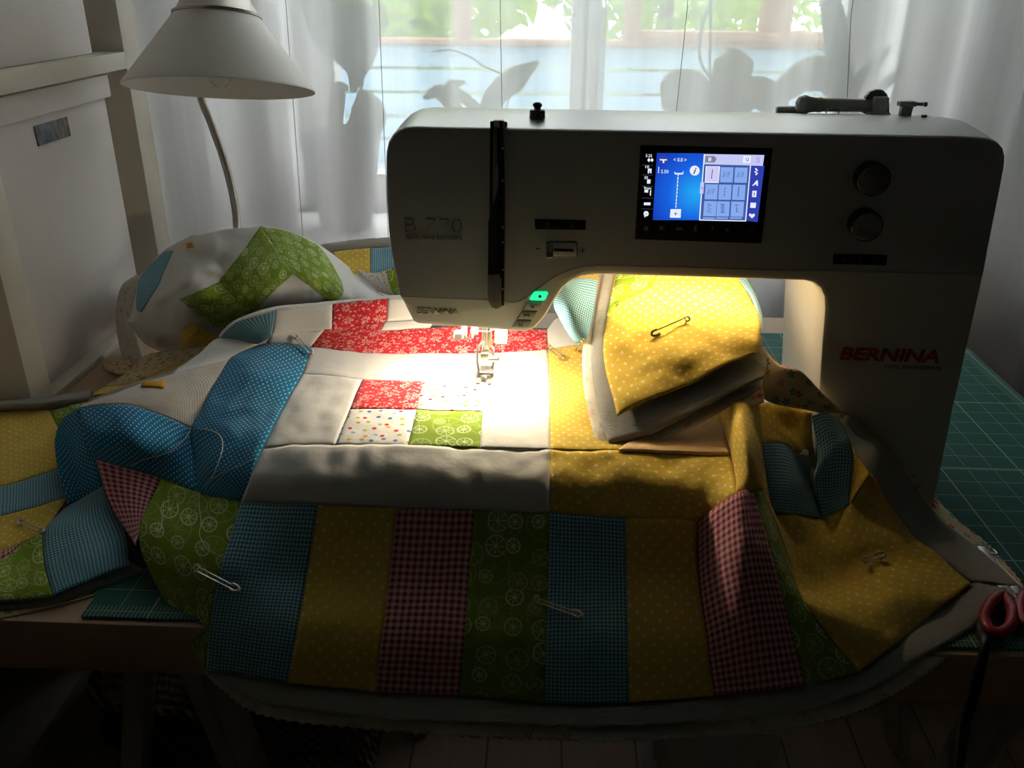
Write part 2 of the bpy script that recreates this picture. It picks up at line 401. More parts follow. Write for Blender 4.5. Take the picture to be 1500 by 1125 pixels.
box('tub_lid', .114, .246, .654, .786, .501, .52, M_white, cb, .004)
# cutting mat
gm = G('cutting_mat'); o = gm.ob(); x = gm.xy(o); inch = .0254
def lines(c, per, wd):
    fr_ = gm.f('FRACT', gm.f('ADD', gm.f('DIVIDE', c, per), .5)); return gm.f('LESS_THAN', gm.f('ABSOLUTE', gm.f('SUBTRACT', fr_, .5)), wd/per/2)
MX0, MX1, MY0, MY1 = -.345, .5515, .512, 1.13
# object origin = mat centre; shift so that a line falls on y=.7726 and x=.3917 (world)
gx = gm.f('SUBTRACT', x[0], .3917-(MX0+MX1)/2); gy = gm.f('SUBTRACT', x[1], .7726-(MY0+MY1)/2)
L1 = gm.f('MAXIMUM', lines(gx, inch, .0007), lines(gy, inch, .0007))
L2 = gm.f('MAXIMUM', lines(gx, inch*3, .0011), lines(gy, inch*6, .0012))
tick = gm.f('MULTIPLY', lines(gx, inch/8, .0006), gm.f('LESS_THAN', gm.f('ABSOLUTE', gy), .0035))
ed = gm.f('MULTIPLY', lines(gx, inch/8, .0006), gm.f('LESS_THAN', x[1], -(MY1-MY0)/2+.013))
ed2 = gm.f('MULTIPLY', lines(gy, inch/8, .0006), gm.f('GREATER_THAN', x[0], (MX1-MX0)/2-.017))
allm = gm.f('MAXIMUM', gm.f('MULTIPLY', gm.f('MAXIMUM', L1, gm.f('MAXIMUM', tick, gm.f('MAXIMUM', ed, ed2))), .6), gm.f('MULTIPLY', L2, .9))
gm.set(color=gm.mix(allm, gm.mix(gm.noise(o, 60, 3), (.022, .10, .085), (.035, .135, .112)), (.42, .50, .40)), rough=.75, spec=.25)
tag(box('cutting_mat', MX0, MX1, MY0, MY1, TABLE, TABLE+.003, gm.m, None, .001), 'dark green cutting mat with a pale inch grid on the table', 'cutting mat')
# ================================================================== SHELF + BOXES
M_shelf = plain('cream_shelf_paint', (.70, .64, .53), .45, var=.03)
SX = -.561
sh = thing('shelf_unit', 'cream cube shelving unit standing left of the table against the wall', 'shelf', (-.76, 1.0, 0))
yy = [(.842, .882), (1.203, 1.250), (.46, .498)]
for a, b in yy: box('upright_panel', -.955, SX, a, b, 0, 1.86, M_shelf, sh, .001)
for z in (.02, .375, .721, 1.067, 1.415, 1.82):
    for a, b in ((.498, .842), (.882, 1.203)): box('shelf_board', -.955, SX, a, b, z, z+.021 if z > 1 and z < 1.1 else z+.022, M_shelf, sh, .0008)
box('back_panel', -.966, -.956, .46, 1.25, 0, 1.86, M_shelf, sh, 0)
M_card = plain('white_cardboard', (.80, .75, .72), .85, var=.03, scale=20)
gp = G('printed_photo'); pn = gp.noise(gp.v('MULTIPLY', gp.ob(), (1, 1, .35)), 170, 4, .6); px_ = gp.xy(gp.ob())
sk = gp.mix(gp.f('GREATER_THAN', px_[1], .007), (.14, .17, .20), (.30, .20, .16))
gp.set(color=gp.mix(gp.ramp(pn, [(.4, (0, 0, 0)), (.65, (1, 1, 1))]), (.012, .013, .016), sk), rough=.4)
def sbox(z0, h, label, y0, y1, front, photo=True):
    b = thing('storage_box', label, 'box', (-.74, (y0+y1)/2, z0), 'white lidded boxes in the shelf')
    box('box_body', -.93, front-.006, y0+.006, y1-.006, z0, z0+h-.004, M_card, b, .002)
    box('lid', -.936, front, y0, y1, z0+h-.028, z0+h, M_card, b, .002)
    return b
b1 = sbox(.744, .319, 'white lidded cardboard box with a small photo label, on the lower shelf', .889, 1.172, SX-.012)
ph = [at_x(50, 185, SX-.017), at_x(98, 168, SX-.017), at_x(103, 196, SX-.017), at_x(57, 214, SX-.017)]
box('photo_label', SX-.0185, SX-.0165, ph[0].y, ph[2].y, ph[3].z, ph[0].z, gp.m, b1, 0)
sbox(1.0885, .30, 'white cardboard box on the upper shelf above the photo-labelled box', .889, 1.165, SX-.014)
sbox(.744, .319, 'white cardboard box in the next bay of the lower shelf, nearer the room', .506, .835, SX-.06)
# ================================================================== CURTAIN
gc = G('sheer_voile'); df = gc.n('ShaderNodeBsdfDiffuse'); tl = gc.n('ShaderNodeBsdfTranslucent'); tr = gc.n('ShaderNodeBsdfTransparent')
wvn = gc.noise(gc.v('MULTIPLY', gc.ob(), (1, 1, .03)), 40, 3)
cc = gc.mix(wvn, (.80, .79, .79), (.90, .90, .90)); gc.t.links.new(cc, df.inputs[0]); gc.t.links.new(cc, tl.inputs[0])
a1 = gc.n('ShaderNodeMixShader'); a1.inputs[0].default_value = .62; gc.t.links.new(df.outputs[0], a1.inputs[1]); gc.t.links.new(tl.outputs[0], a1.inputs[2])
a2 = gc.n('ShaderNodeMixShader'); gc.put(a2.inputs[0], gc.f('ADD', gc.f('MULTIPLY', wvn, .10), .60)); gc.t.links.new(tr.outputs[0], a2.inputs[1]); gc.t.links.new(a1.outputs[0], a2.inputs[2])
gc.t.links.new(a2.outputs[0], gc.out.inputs[0])
gd = G('gathered_voile'); d1_ = gd.n('ShaderNodeBsdfDiffuse'); d2_ = gd.n('ShaderNodeBsdfTranslucent'); d3_ = gd.n('ShaderNodeBsdfTransparent')
for d_ in (d1_, d2_): d_.inputs[0].default_value = (.88, .87, .87, 1)
e1 = gd.n('ShaderNodeMixShader'); e1.inputs[0].default_value = .66; e2 = gd.n('ShaderNodeMixShader'); e2.inputs[0].default_value = .90
gd.t.links.new(d1_.outputs[0], e1.inputs[1]); gd.t.links.new(d2_.outputs[0], e1.inputs[2]); gd.t.links.new(d3_.outputs[0], e2.inputs[1]); gd.t.links.new(e1.outputs[0], e2.inputs[2]); gd.t.links.new(e2.outputs[0], gd.out.inputs[0])
def curtain(x0, x1, label, seed, y0, freq=44, amp=1., sway=.004, seams=(), mat=None):
    vs = []; fs = []; nx = int((x1-x0)/(.0035*52/freq)); zs = [.12+i*(2.45-.12)/30 for i in range(31)]
    def cy_(x, z):
        ph = x*freq+3.0*noise.noise(V((x*2.6, z*.25, seed)))+seed
        am = (.010+.016*(.5+.5*noise.noise(V((x*5, seed, z*.3)))))*amp
        return ph, y0+am*sin(ph)+.004*sin(2.0*ph+z*.6)*amp+.010*noise.noise(V((x*9, z*1.1, seed+5)))
    for z in zs:
        for i in range(nx+1):
            x = x0+(x1-x0)*i/nx; ph, y = cy_(x, z)
            vs.append(V((x+sway*cos(ph), y, z)))
    n = nx+1
    for j in range(len(zs)-1):
        for i in range(nx): fs.append((j*n+i, j*n+i+1, (j+1)*n+i+1, (j+1)*n+i))
    o = link('sheer_curtain', mesh('sheer_curtain', vs, fs, True, 0), mat or gc.m); tag(o, label, 'curtain', 'sheer curtains at the window')
    for pa, pb in seams:
        a = at_y(*pa, y0); b = at_y(*pb, y0); zz_ = [.15+k*(2.42-.15)/30 for k in range(31)]
        xx_ = [b.x+(a.x-b.x)*(z-b.z)/(a.z-b.z)*(1 if a.z > z else (a.z-b.z)/(z-b.z)) for z in zz_]
        tube('seam_thread', [V((x+sway*cos(cy_(x, z)[0]), cy_(x, z)[1]-.0012, z)) for x, z in zip(xx_, zz_)], .0005, M_cordw, o, 5)
    return o
M_cordw = plain('curtain_thread', (.25, .24, .23), .8)
curtain(-.72, .075, 'white sheer curtain panel behind the left end of the sewing machine', 1.3, 1.335, seams=(((555, 0), (562, 175)), ((735, 0), (737, 160)), ((416, 0), (440, 330))))
curtain(.045, 1.45, 'white sheer curtain panel behind the touchscreen half of the sewing machine', 4.1, 1.345, seams=(((1003, 0), (985, 170)), ((1253, 0), (1240, 160))))
curtain(-.80, -.40, 'gathered white sheer curtain between the shelf and the desk lamp', 2.7, 1.40, 60, 1.3, .012, mat=gd.m)
curtain(.53, 1.50, 'gathered white sheer curtain beyond the right end of the sewing machine', 6.3, 1.40, 55, 1.3, .012, seams=(((1490, 20), (1462, 230)),), mat=gd.m)
# ================================================================== QUILT
q = thing('patchwork_quilt', 'multicoloured patchwork quilt with batting edges draped over machine and table', 'quilt', (0, .7, TABLE))
LBL = {}
for m_, t_ in ((WHT, 'plain white cotton patch'), (GING_B, 'blue gingham patch'), (GING_R, 'red gingham patch'), (YEL, 'yellow dotted patch'), (YEL2, 'yellow dotted patch'), (POLKA, 'bright blue pin-dot patch'), (CIT, 'green citrus-slice patch'), (RED, 'red floral patch'), (CONF, 'white patch with coloured dots'), (BEIGE, 'beige woven-look patch'), (ORANGE, 'orange woven-look patch'), (OCHRE, 'orange patch'), (BACK, 'cream floral backing fabric'), (BACKF, 'pale cream backing fabric with faint flowers'), (BATT, 'fuzzy white batting')): LBL[m_.name] = t_
def wrinkle(p, amp):
    return amp*(noise.noise(p*26)+.5*noise.noise(p*60+V((3, 1, 7)))+.35*noise.noise(V((p.x*90, p.y*30, p.z*30))))
def sheet(grid, mat, name='patch', amp=.0012, puff=.0011, step=.0032, thick=.0016, lift=0., fn=None, edge=None, swap=False, uvs=1.0, parent=q, off=0.):
    """grid of (px,py,depth) rows -> smooth sheet; edge = fringe/zigzag on the last row"""
    pts = [[(fn(*t[:2]) if fn else P(t)) for t in row] for row in grid]
    pxy = [[V((t[0], t[1], 0)) for t in row] for row in grid]
    nr, nc = len(pts), len(pts[0])
    Lw = sum(max((pts[r][c+1]-pts[r][c]).length for r in range(nr)) for c in range(nc-1))
    Lh = sum(max((pts[r+1][c]-pts[r][c]).length for c in range(nc)) for r in range(nr-1))
    nu = max(3, int(Lw/step/(nc-1)+.5)) if nc > 1 else 1; nv = max(3, int(Lh/step/(nr-1)+.5))
    rows = [catmull(r, nu) for r in pts]
    cols_ = [catmull([rows[r][k] for r in range(nr)], nv) for k in range(len(rows[0]))]
    if fn:
        rx_ = [catmull(r, nu) for r in pxy]; cx_ = [catmull([rx_[r][k] for r in range(nr)], nv) for k in range(len(rx_[0]))]
        cols_ = [[fn(t.x, t.y) for t in c_] for c_ in cx_]
    W, H = len(cols_), len(cols_[0])
    g = [[cols_[i][j] for i in range(W)] for j in range(H)]
    # metric uv
    mu = sum((g[H//2][i+1]-g[H//2][i]).length for i in range(W-1)); mv = sum((g[j+1][W//2]-g[j][W//2]).length for j in range(H-1))
    top = sum((g[0][i+1]-g[0][i]).length for i in range(W-1)); bot = sum((g[H-1][i+1]-g[H-1][i]).length for i in range(W-1))
    mu = max(mu, .5*(top+bot)); 
    ou, ov = random.random()*.2, random.random()*.2
    nrm = [[None]*W for _ in range(H)]
    for j in range(H):
        for i in range(W):
            a = g[j][min(i+1, W-1)]-g[j][max(i-1, 0)]; b = g[min(j+1, H-1)][i]-g[max(j-1, 0)][i]
            n_ = a.cross(b)
            if n_.length < 1e-12: n_ = V((0, -.3, 1))
            n_.normalize()
            if n_.dot(CAM-g[j][i]) < 0: n_ = -n_
            nrm[j][i] = n_
    vs = []; uv = []
    for j in range(H):
        for i in range(W):
            p = g[j][i]; u, v_ = i/(W-1), j/(H-1)
            d = min(min(u, 1-u)*mu, min(v_, 1-v_)*mv)/.007; d = min(1, d); pf = puff*(d*(2-d))
            q_ = p+V((0, -.3, .95))*wrinkle(p, amp)+nrm[j][i]*(pf+off)
            if lift: q_ = q_+V((0, 0, lift))
            vs.append(q_); uv.append((ou+u*mu*uvs, ov+(1-v_)*mv*uvs))
    if edge:
        for i in range(W):
            j = (H-1)*W+i; dv = (g[H-1][i]-g[H-2][i]).normalized()
            vs[j] = vs[j]+dv*(edge if edge > 0 else -edge)*((1 if i % 2 else 0) if edge > 0 else noise.noise(V((i*.9, 3.3, 1))))
    fs = [(j*W+i, j*W+i+1, (j+1)*W+i+1, (j+1)*W+i) for j in range(H-1) for i in range(W-1)]
    me = bpy.data.meshes.new(name); me.from_pydata([tuple(v) for v in vs], [], fs)
    ul = me.uv_layers.new(name='UVMap')
    for lp in me.loops: ul.data[lp.index].uv = uv[lp.vertex_index]
    # orient normals to the lit (outer) side
    s = sum(1 if me.polygons[k].normal.dot(CAM-me.polygons[k].center) > 0 else -1 for k in range(0, len(me.polygons), 7))
    if s < 0: me.flip_normals()
    me.shade_smooth()
    o = link(name, me, mat, parent)
    o['label'] = LBL.get(mat.name, 'cotton patch')
    so = o.modifiers.new('thickness', 'SOLIDIFY'); so.thickness = thick; so.offset = -1
    return o
# --- row of strips that hangs over the table edge
C = [
 [(236,700,.048),(203,785,.03),(243,885,.530),(299,979,.494)],
 [(353,735,.058),(324,830,.035),(308,905,.511),(301,981,.4935)],
 [(466,739,.062),(450,838,.548),(436,920,.505),(421,1001,.484)],
 [(580,744,.062),(571,840,.546),(560,928,.503),(549,1013,.480)],
 [(695,747,.062),(687,842,.546),(680,932,.502),(673,1018,.478)],
 [(805,752,.062),(803,846,.546),(800,938,.502),(798,1030,.477)],
 [(917,758,.062),(918,848,.548),(920,938,.503),(921,1031,.477)],
 [(1022,762,.062),(1024,848,.552),(1036,935,.506),(1047,1019,.480)],
 [(1078,722,.095),(1085,815,.520),(1100,910,.496),(1112,1013,.476)],
 [(1103,717,.09),(1130,810,.532),(1155,905,.508),(1180,1003,.484)],
 [(1118,717,.08),(1150,805,.045),(1185,893,.520),(1257,985,.494)]]
def colgrid(cs): return [[c[r] for c in cs] for r in range(len(cs[0]))]
g1 = colgrid([C[0], C[1]]); g1[0].insert(1, (288,720,.05)); g1[1].insert(1, (264,808,.034)); g1[2].insert(1, (277,897,.519)); g1[3].insert(1, (300,980,.4937))
sheet(g1, CIT)
for a, m_ in ((1, GING_B), (2, YEL), (3, GING_R), (4, CIT), (5, GING_B), (6, YEL)): sheet(colgrid([C[a], C[a+1]]), m_, amp=.0016)
sheet(colgrid(C[7:10]), GING_R); sheet(colgrid(C[9:11]), CIT)
# --- white block on the bed
h = .095
wt = [(455,508,.093),(541,517,h),(630,518,h),(715,517,h),(803,512,h)]
wm = [(443,548,.091),(531,555,h),(620,558,h),(711,560,h),(805,560,h)]
wb = [(385,655,.085),(491,651,.092),(597,654,.093),(703,656,.093),(806,659,.093)]
wmid = [(368,697,.074),(478,697,.081),(588,700,.081),(699,703,.081),(806,706,.081)]
wl = [(353,735,.058),(466,739,.062),(580,744,.062),(695,747,.062),(805,752,.062)]
f1, f2, f3 = (512,599,h), (610,600,h), (707,603,h)
sheet([wt, wm], WHT, amp=.0016)
sheet([[wm[0], wm[1]], [(418,590,.09), f1], [wb[0], wb[1]]], WHT, amp=.0018)
sheet([[wm[1], wm[2]], [f1, f2]], RED); sheet([[wm[2], wm[3]], [f2, f3]], CONF)
sheet([[f1, f2], [wb[1], wb[2]]], CONF); sheet([[f2, f3], [wb[2], wb[3]]], CIT)
sheet([[wm[3], wm[4]], [f3, (806,603,h)], [wb[3], wb[4]]], WHT)
sheet([wb, wmid, wl], WHT, amp=.0028)
rt = [(465,486,.105),(557,484,.108),(630,480,.105),(715,478,.104),(802,483,.102)]
sheet([rt, wt], RED, amp=.0018)
# --- ridge behind the needle
sheet([[(321,496,.085),(347,472,.11),(403,453,.125)],[(377,504,.094),(388,499,.1),(398,492,.105)]], GING_B)
sheet([[(403,453,.125),(445,448,.126),(487,445,.126)],[(398,492,.105),(440,486,.106),(486,481,.11)]], WHT)
sheet([[(487,445,.126),(528,441,.128),(568,437,.13)],[(486,481,.11),(525,477,.11),(566,471,.112)]], RED, amp=.002)
sheet([[(568,437,.13),(640,437,.13)],[(566,471,.112),(640,465,.112)]], WHT)
sheet([[(398,492,.105),(440,486,.106),(475,483,.108)],[(390,503,.094),(430,505,.0935),(455,508,.093)]], WHT)
sheet([[(475,483,.108),(525,477,.111),(562,472,.112)],[(465,486,.105),(515,486,.107),(557,484,.108)]], RED)
sheet([[(562,472,.112),(640,465,.112)],[(557,484,.108),(630,480,.105)]], WHT)
sheet([[(321,490,.02),(347,468,.05),(403,450,.07),(487,442,.07),(568,434,.07),(640,434,.07)],[(321,496,.085),(347,472,.11),(403,453,.125),(487,445,.126),(568,437,.13),(640,437,.13)]], WHT)
# --- blue pin-dot L, beige triangle
bl = [[(347,519,.09),(390,503,.094),(455,508,.093)],[(334,527,.09),(385,533,.095),(443,548,.091)],[(315,560,.085),(365,575,.091),(418,590,.09)],[(297,595,.08),(345,612,.085),(405,615,.0888)],[(280,627,.073),(330,640,.08),(385,655,.085)],[(285,668,.062),(318,690,.068),(368,697,.074)],[(288,720,.05),(320,729,.053),(353,735,.058)]]
sheet(bl, POLKA, amp=.0018)
sheet([[(115,599,.075),(173,592,.085),(227,605,.08),(280,627,.073)],[(122,635,.07),(185,640,.077),(235,652,.07),(285,668,.062)],[(139,671,.05),(190,686,.053),(236,700,.048),(288,720,.05)]], POLKA, amp=.0015)
sheet([[(83,630,.05),(95,610,.062),(115,599,.075)],[(80,650,.042),(105,652,.045),(124,640,.066)],[(84,683,.032),(116,692,.030),(140,673,.049)],[(99,739,.022),(125,727,.020),(152,712,.030)]], POLKA)
sheet([[(117,598,.0755),(165,577,.083),(245,551,.088),(334,527,.09)],[(116,598,.0753),(170,585,.085),(240,576,.087),(315,560,.085)],[(115,599,.075),(173,592,.085),(227,605,.08),(280,627,.073)]], BEIGE)
sheet([[(262,540,.06),(290,520,.075),(321,496,.085),(377,503,.094)],[(245,551,.088),(300,536,.09),(334,527,.09),(347,519,.09)]], WHT)
sheet([[(117,596,.03),(165,574,.03),(245,546,.03),(262,538,.04)],[(117,598,.0755),(165,577,.083),(245,551,.088),(262,546,.088)]], BATT)
sheet([[(209,562,.089),(226,560,.09),(243,558,.09)],[(208,568,.088),(225,568,.089),(240,569,.089)]], OCHRE, puff=.0005, off=.0012)
# --- red triangle and left flap
sheet([[(139,671,.05),(190,686,.053),(236,700,.048)],[(160,735,.035),(190,737,.04),(218,742,.038)],[(198,799,.028),(200,795,.0285),(203,785,.03)]], GING_R)
sheet([[(93,745,.02),(125,727,.02),(152,712,.03)],[(63,778,.02),(115,765,.026),(168,750,.026)],[(66,830,.015),(125,810,.02),(184,786,.02)],[(77,873,.010),(133,850,.011),(189,828,.011)]], GING_B)
sheet([[(-80,606,.02),(0,603,.02),(45,601,.022),(71,600,.025)],[(-80,665,.02),(0,660,.022),(50,650,.022),(90,640,.02)],[(-80,722,.02),(0,712,.02),(50,698,.02),(92,684,.018)]], YEL)
sheet([[(71,600,.025),(95,594,.028),(125,588,.03)],[(80,626,.02),(100,618,.022),(118,606,.025)]], CIT)
sheet([[(-80,722,.02),(0,712,.02),(50,698,.02),(92,684,.018)],[(-80,775,.018),(0,757,.018),(50,744,.018),(100,728,.016)]], GING_B)
sheet([[(-80,775,.018),(0,757,.018),(50,744,.018),(100,728,.016)],[(-80,825,.016),(0,808,.016),(35,795,.016),(66,778,.018)]], YEL)
sheet([[(-80,825,.016),(0,808,.016),(29,797,.016)],[(-80,848,.015),(0,820,.015),(31,798,.016)]], GING_R)
sheet([[(-80,848,.015),(0,820,.015),(31,798,.016),(63,778,.02)],[(-80,870,.012),(0,852,.013),(35,842,.014),(66,830,.015)],[(-80,895,.008),(0,882,.008),(40,878,.009),(77,873,.010)]], CIT)
sheet([[(-80,606,.016),(0,604,.016),(71,602,.02),(128,592,.024)],[(-80,596,.03),(0,593,.03),(73,588,.034),(132,578,.034)],[(-80,590,.012),(0,586,.012),(73,581,.012),(136,571,.012)]], BATT, 'batting', thick=.004)
sheet([[(-80,880,.0045),(0,868,.0045),(77,860,.0055),(185,818,.0055)],[(-80,903,.0035),(0,893,.0035),(85,880,.004),(212,836,.004)]], BATT, 'batting', thick=.003, edge=-.002)
sheet([[(-80,880,.0015),(0,868,.0015),(77,860,.002),(185,818,.002)],[(-80,914,.0012),(0,905,.0012),(93,885,.0012),(217,849,.0012)]], BACK, 'backing', thick=.001, puff=0, amp=.0003)
# --- yellow block right of the white one
yr2 = [(806,659,.093),(895,661,.093),(980,663,.094),(1071,668,.095)]
sheet([[(803,512,h),(850,505,h),(950,505,h),(1050,520,h)],[(805,560,h),(880,562,h),(960,565,h),(1050,570,h)],[(806,603,h),(880,606,h),(960,608,h),(1056,610,.097)], yr2], YEL2)
sheet([[(930,642,h),(1000,620,h),(1052,604,h)],[(905,662,.0935),(985,664,.0945),(1068,667,.0955)]], ORANGE, off=.0016)
sheet([yr2, [(806,706,.081),(900,708,.081),(985,712,.082),(1076,692,.092)], [(805,752,.062),(917,758,.062),(1022,762,.062),(1078,722,.095)]], YEL, amp=.002)
sheet([[(801,483,.102),(818,465,.106),(860,465,.108)],[(803,512,h),(825,508,.097),(860,505,h)]], WHT)
# --- folds right of the bed
sheet([[(1050,590,.098),(1080,588,.122),(1112,592,.11)],[(1064,640,.099),(1092,640,.118),(1116,649,.09)],[(1076,692,.092),(1100,690,.104),(1117,690,.083)],[(1078,722,.095),(1103,717,.09),(1118,717,.08)]], YEL, amp=.0018)
q1 = [[(1116,649,.09),(1150,652,.083),(1181,684,.055)],[(1122,700,.072),(1160,705,.068),(1192,722,.043)],[(1131,751,.05),(1165,754,.05),(1204,759,.035)]]
sheet(q1, GING_B)
sheet([[(1188,610,.685),(1210,604,.69),(1229,615,.685)],[(1198,667,.652),(1222,652,.66),(1249,658,.662)],[(1193,705,.635),(1220,706,.64),(1248,700,.645)],[(1204,759,.035),(1228,750,.045),(1244,739,.05)]], GING_B)
sheet([[(1108,588,.70),(1150,592,.70),(1190,604,.695)],[(1112,620,.675),(1152,628,.69),(1190,640,.68)],[(1116,649,.09),(1150,652,.083),(1198,690,.05)]], YEL)
sheet([[(1112,649,.088),(1116,649,.09)],[(1117,690,.083),(1122,700,.072)],[(1118,717,.08),(1131,751,.05)]], YEL)
rb = [(1275,694,.64),(1331,776,.03),(1375,813,.02),(1400,835,.014),(1423,853,.012)]
sheet([[(1118,717,.08),(1131,751,.05),(1165,754,.05),(1204,759,.035),(1244,739,.05),(1262,715,.052),(1275,694,.64)],
 [(1150,805,.045),(1165,800,.034),(1190,800,.030),(1220,800,.028),(1258,788,.034),(1295,770,.036),(1331,776,.03)],
 [(1166,850,.031),(1195,858,.018),(1215,855,.018),(1240,845,.016),(1280,830,.021),(1325,818,.022),(1375,813,.02)],
 [(1185,893,.520),(1215,900,.518),(1250,895,.022),(1285,880,.022),(1320,865,.022),(1360,850,.018),(1400,835,.014)],
 [(1257,985,.494),(1285,963,.500),(1310,945,.5045),(1340,920,.008),(1370,895,.011),(1398,874,.012),(1423,853,.012)]], YEL, amp=.0022)
sheet([[(1229,615,.685),(1230,616,.686)],[(1249,658,.662),(1251,660,.663)],[(1248,700,.645),(1263,678,.652)],[(1244,739,.05),(1275,694,.64)]], YEL)
# --- batting and backing borders (right side, front edge)
sheet([[(1229,615,.687),(1249,658,.665),(1275,694,.643),(1331,776,.028),(1375,813,.017),(1423,853,.009)],[(1240,607,.692),(1265,632,.69),(1307,664,.685),(1367,748,.012),(1433,803,.008),(1496,861,.008)]], BATT, 'batting', thick=.004, edge=-.0015, puff=.002)
sheet([[(1225,615,.694),(1245,655,.69),(1275,690,.66),(1331,774,.018),(1375,811,.008),(1423,851,.005)],[(1236,602,.698),(1280,638,.698),(1327,683,.692),(1374,736,.004),(1440,790,.004),(1499,857,.004)]], BACK, 'backing', thick=.001, edge=.0015)
bi = [(300,978,.4965),(421,999,.488),(549,1011,.484),(673,1016,.482),(798,1028,.481),(921,1029,.481),(1047,1017,.484),(1112,1011,.481),(1180,1001,.488),(1257,983,.499),(1310,943,.509),(1370,893,.008),(1423,851,.009)]
bo = [(303,989,.4935),(400,1032,.474),(545,1050,.466),(670,1058,.463),(798,1061,.462),(921,1062,.462),(1060,1056,.466),(1130,1047,.468),(1200,1036,.473),(1285,1003,.486),(1350,963,.498),(1433,913,.006),(1496,862,.008)]
ko = [(303,990,.4945),(385,1046,.473),(545,1067,.463),(670,1076,.459),(798,1081,.457),(921,1083,.456),(1060,1075,.461),(1140,1068,.463),(1240,1047,.473),(1310,1015,.485),(1375,972,.499),(1440,911,.004),(1498,863,.004)]
sheet([bi, bo], BATT, 'batting', thick=.005, edge=-.002, puff=.002, off=-.001)
def back_(t, d): return (t[0], t[1], t[2]+d if t[2] > .4 else t[2]-.003)
sheet([[back_(t, .006) for t in bi], [back_(t, .004) if t[2] > .4 else t for t in ko]], BACKF, 'backing', thick=.001, edge=.0018, amp=.0008)
# --- corner folded over inside the harp: top, batting, backing
sheet([[(935,399,.825),(955,399,.825),(978,400,.825)],[(930,409,.812),(952,415,.808),(974,410,.812)]], GING_R, off=.001)
top = [[(901,398,.822),(965,398,.822),(1020,398,.822),(1078,400,.822)],[(890,460,.765),(955,452,.757),(1030,450,.752),(1110,456,.760)],[(884,520,.722),(955,508,.712),(1035,498,.707),(1114,490,.715)],[(904,609,.655),(975,578,.666),(1045,545,.677),(1110,515,.698)]]
sheet(top, YEL2, amp=.0026)
sheet([[(903,400,.820),(935,400,.820),(968,400,.820)],[(898,430,.793),(925,428,.790),(950,425,.79)],[(889,466,.760),(900,450,.771),(912,438,.78)]], CIT, off=.0016, amp=.0026)
sheet([[(1076,400,.822),(1094,402,.824)],[(1100,432,.784),(1109,435,.79)],[(1110,456,.760),(1117,462,.768)],[(1114,490,.715),(1118,490,.72)]], GING_B)
bt = [[(883,398,.830),(960,397,.830),(1020,397,.830),(1080,398,.830)],[(872,460,.775),(950,455,.770),(1030,452,.765),(1111,456,.772)],[(866,520,.732),(950,515,.722),(1035,505,.717),(1117,505,.72)],[(873,585,.684),(950,575,.682),(1040,550,.692),(1123,527,.702)],[(891,648,.636),(960,632,.642),(1045,588,.660),(1120,553,.682)]]
sheet(bt, BATT, 'batting', thick=.005, edge=-.0015, amp=.002, puff=.002)
kb = [[(870,398,.838),(960,397,.838),(1080,398,.838)],[(861,470,.777),(950,460,.780),(1109,460,.782)],[(853,520,.738),(950,515,.736),(1115,510,.735)],[(857,580,.692),(950,575,.695),(1120,535,.715)],[(876,662,.630),(960,646,.640),(1042,610,.656),(1116,567,.684)]]
kb = [r if len(r) == 4 else [r[0], r[1], ((r[1][0]+r[2][0])/2, (r[1][1]+r[2][1])/2, (r[1][2]+r[2][2])/2), r[2]] for r in kb]
sheet(kb, BACKF, 'backing', thick=.001, amp=.002)
# blue roll and backing seen beside the flap
sheet([[(836,411,.79),(852,407,.80),(876,409,.81)],[(822,420,.775),(846,432,.765),(872,440,.785)],[(811,443,.77),(836,452,.745),(868,470,.765)],[(819,467,.765),(838,478,.745),(863,487,.75)],[(842,501,.755),(848,501,.75),(858,499,.745)]], GING_B)
sheet([[(842,403,.812),(876,402,.82)],[(850,408,.803),(876,414,.812)]], OCHRE)
sheet([[(1117,506,.722),(1141,533,.705),(1173,544,.698),(1205,575,.6965),(1236,604,.694)],[(1104,566,.70),(1125,588,.688),(1160,598,.692),(1180,601,.694),(1205,606,.694)]], BACK, amp=.001)
sheet([[(1072,572,.69),(1095,570,.694),(1120,562,.70)],[(1078,592,.664),(1098,596,.664),(1119,590,.682)]], BACK)
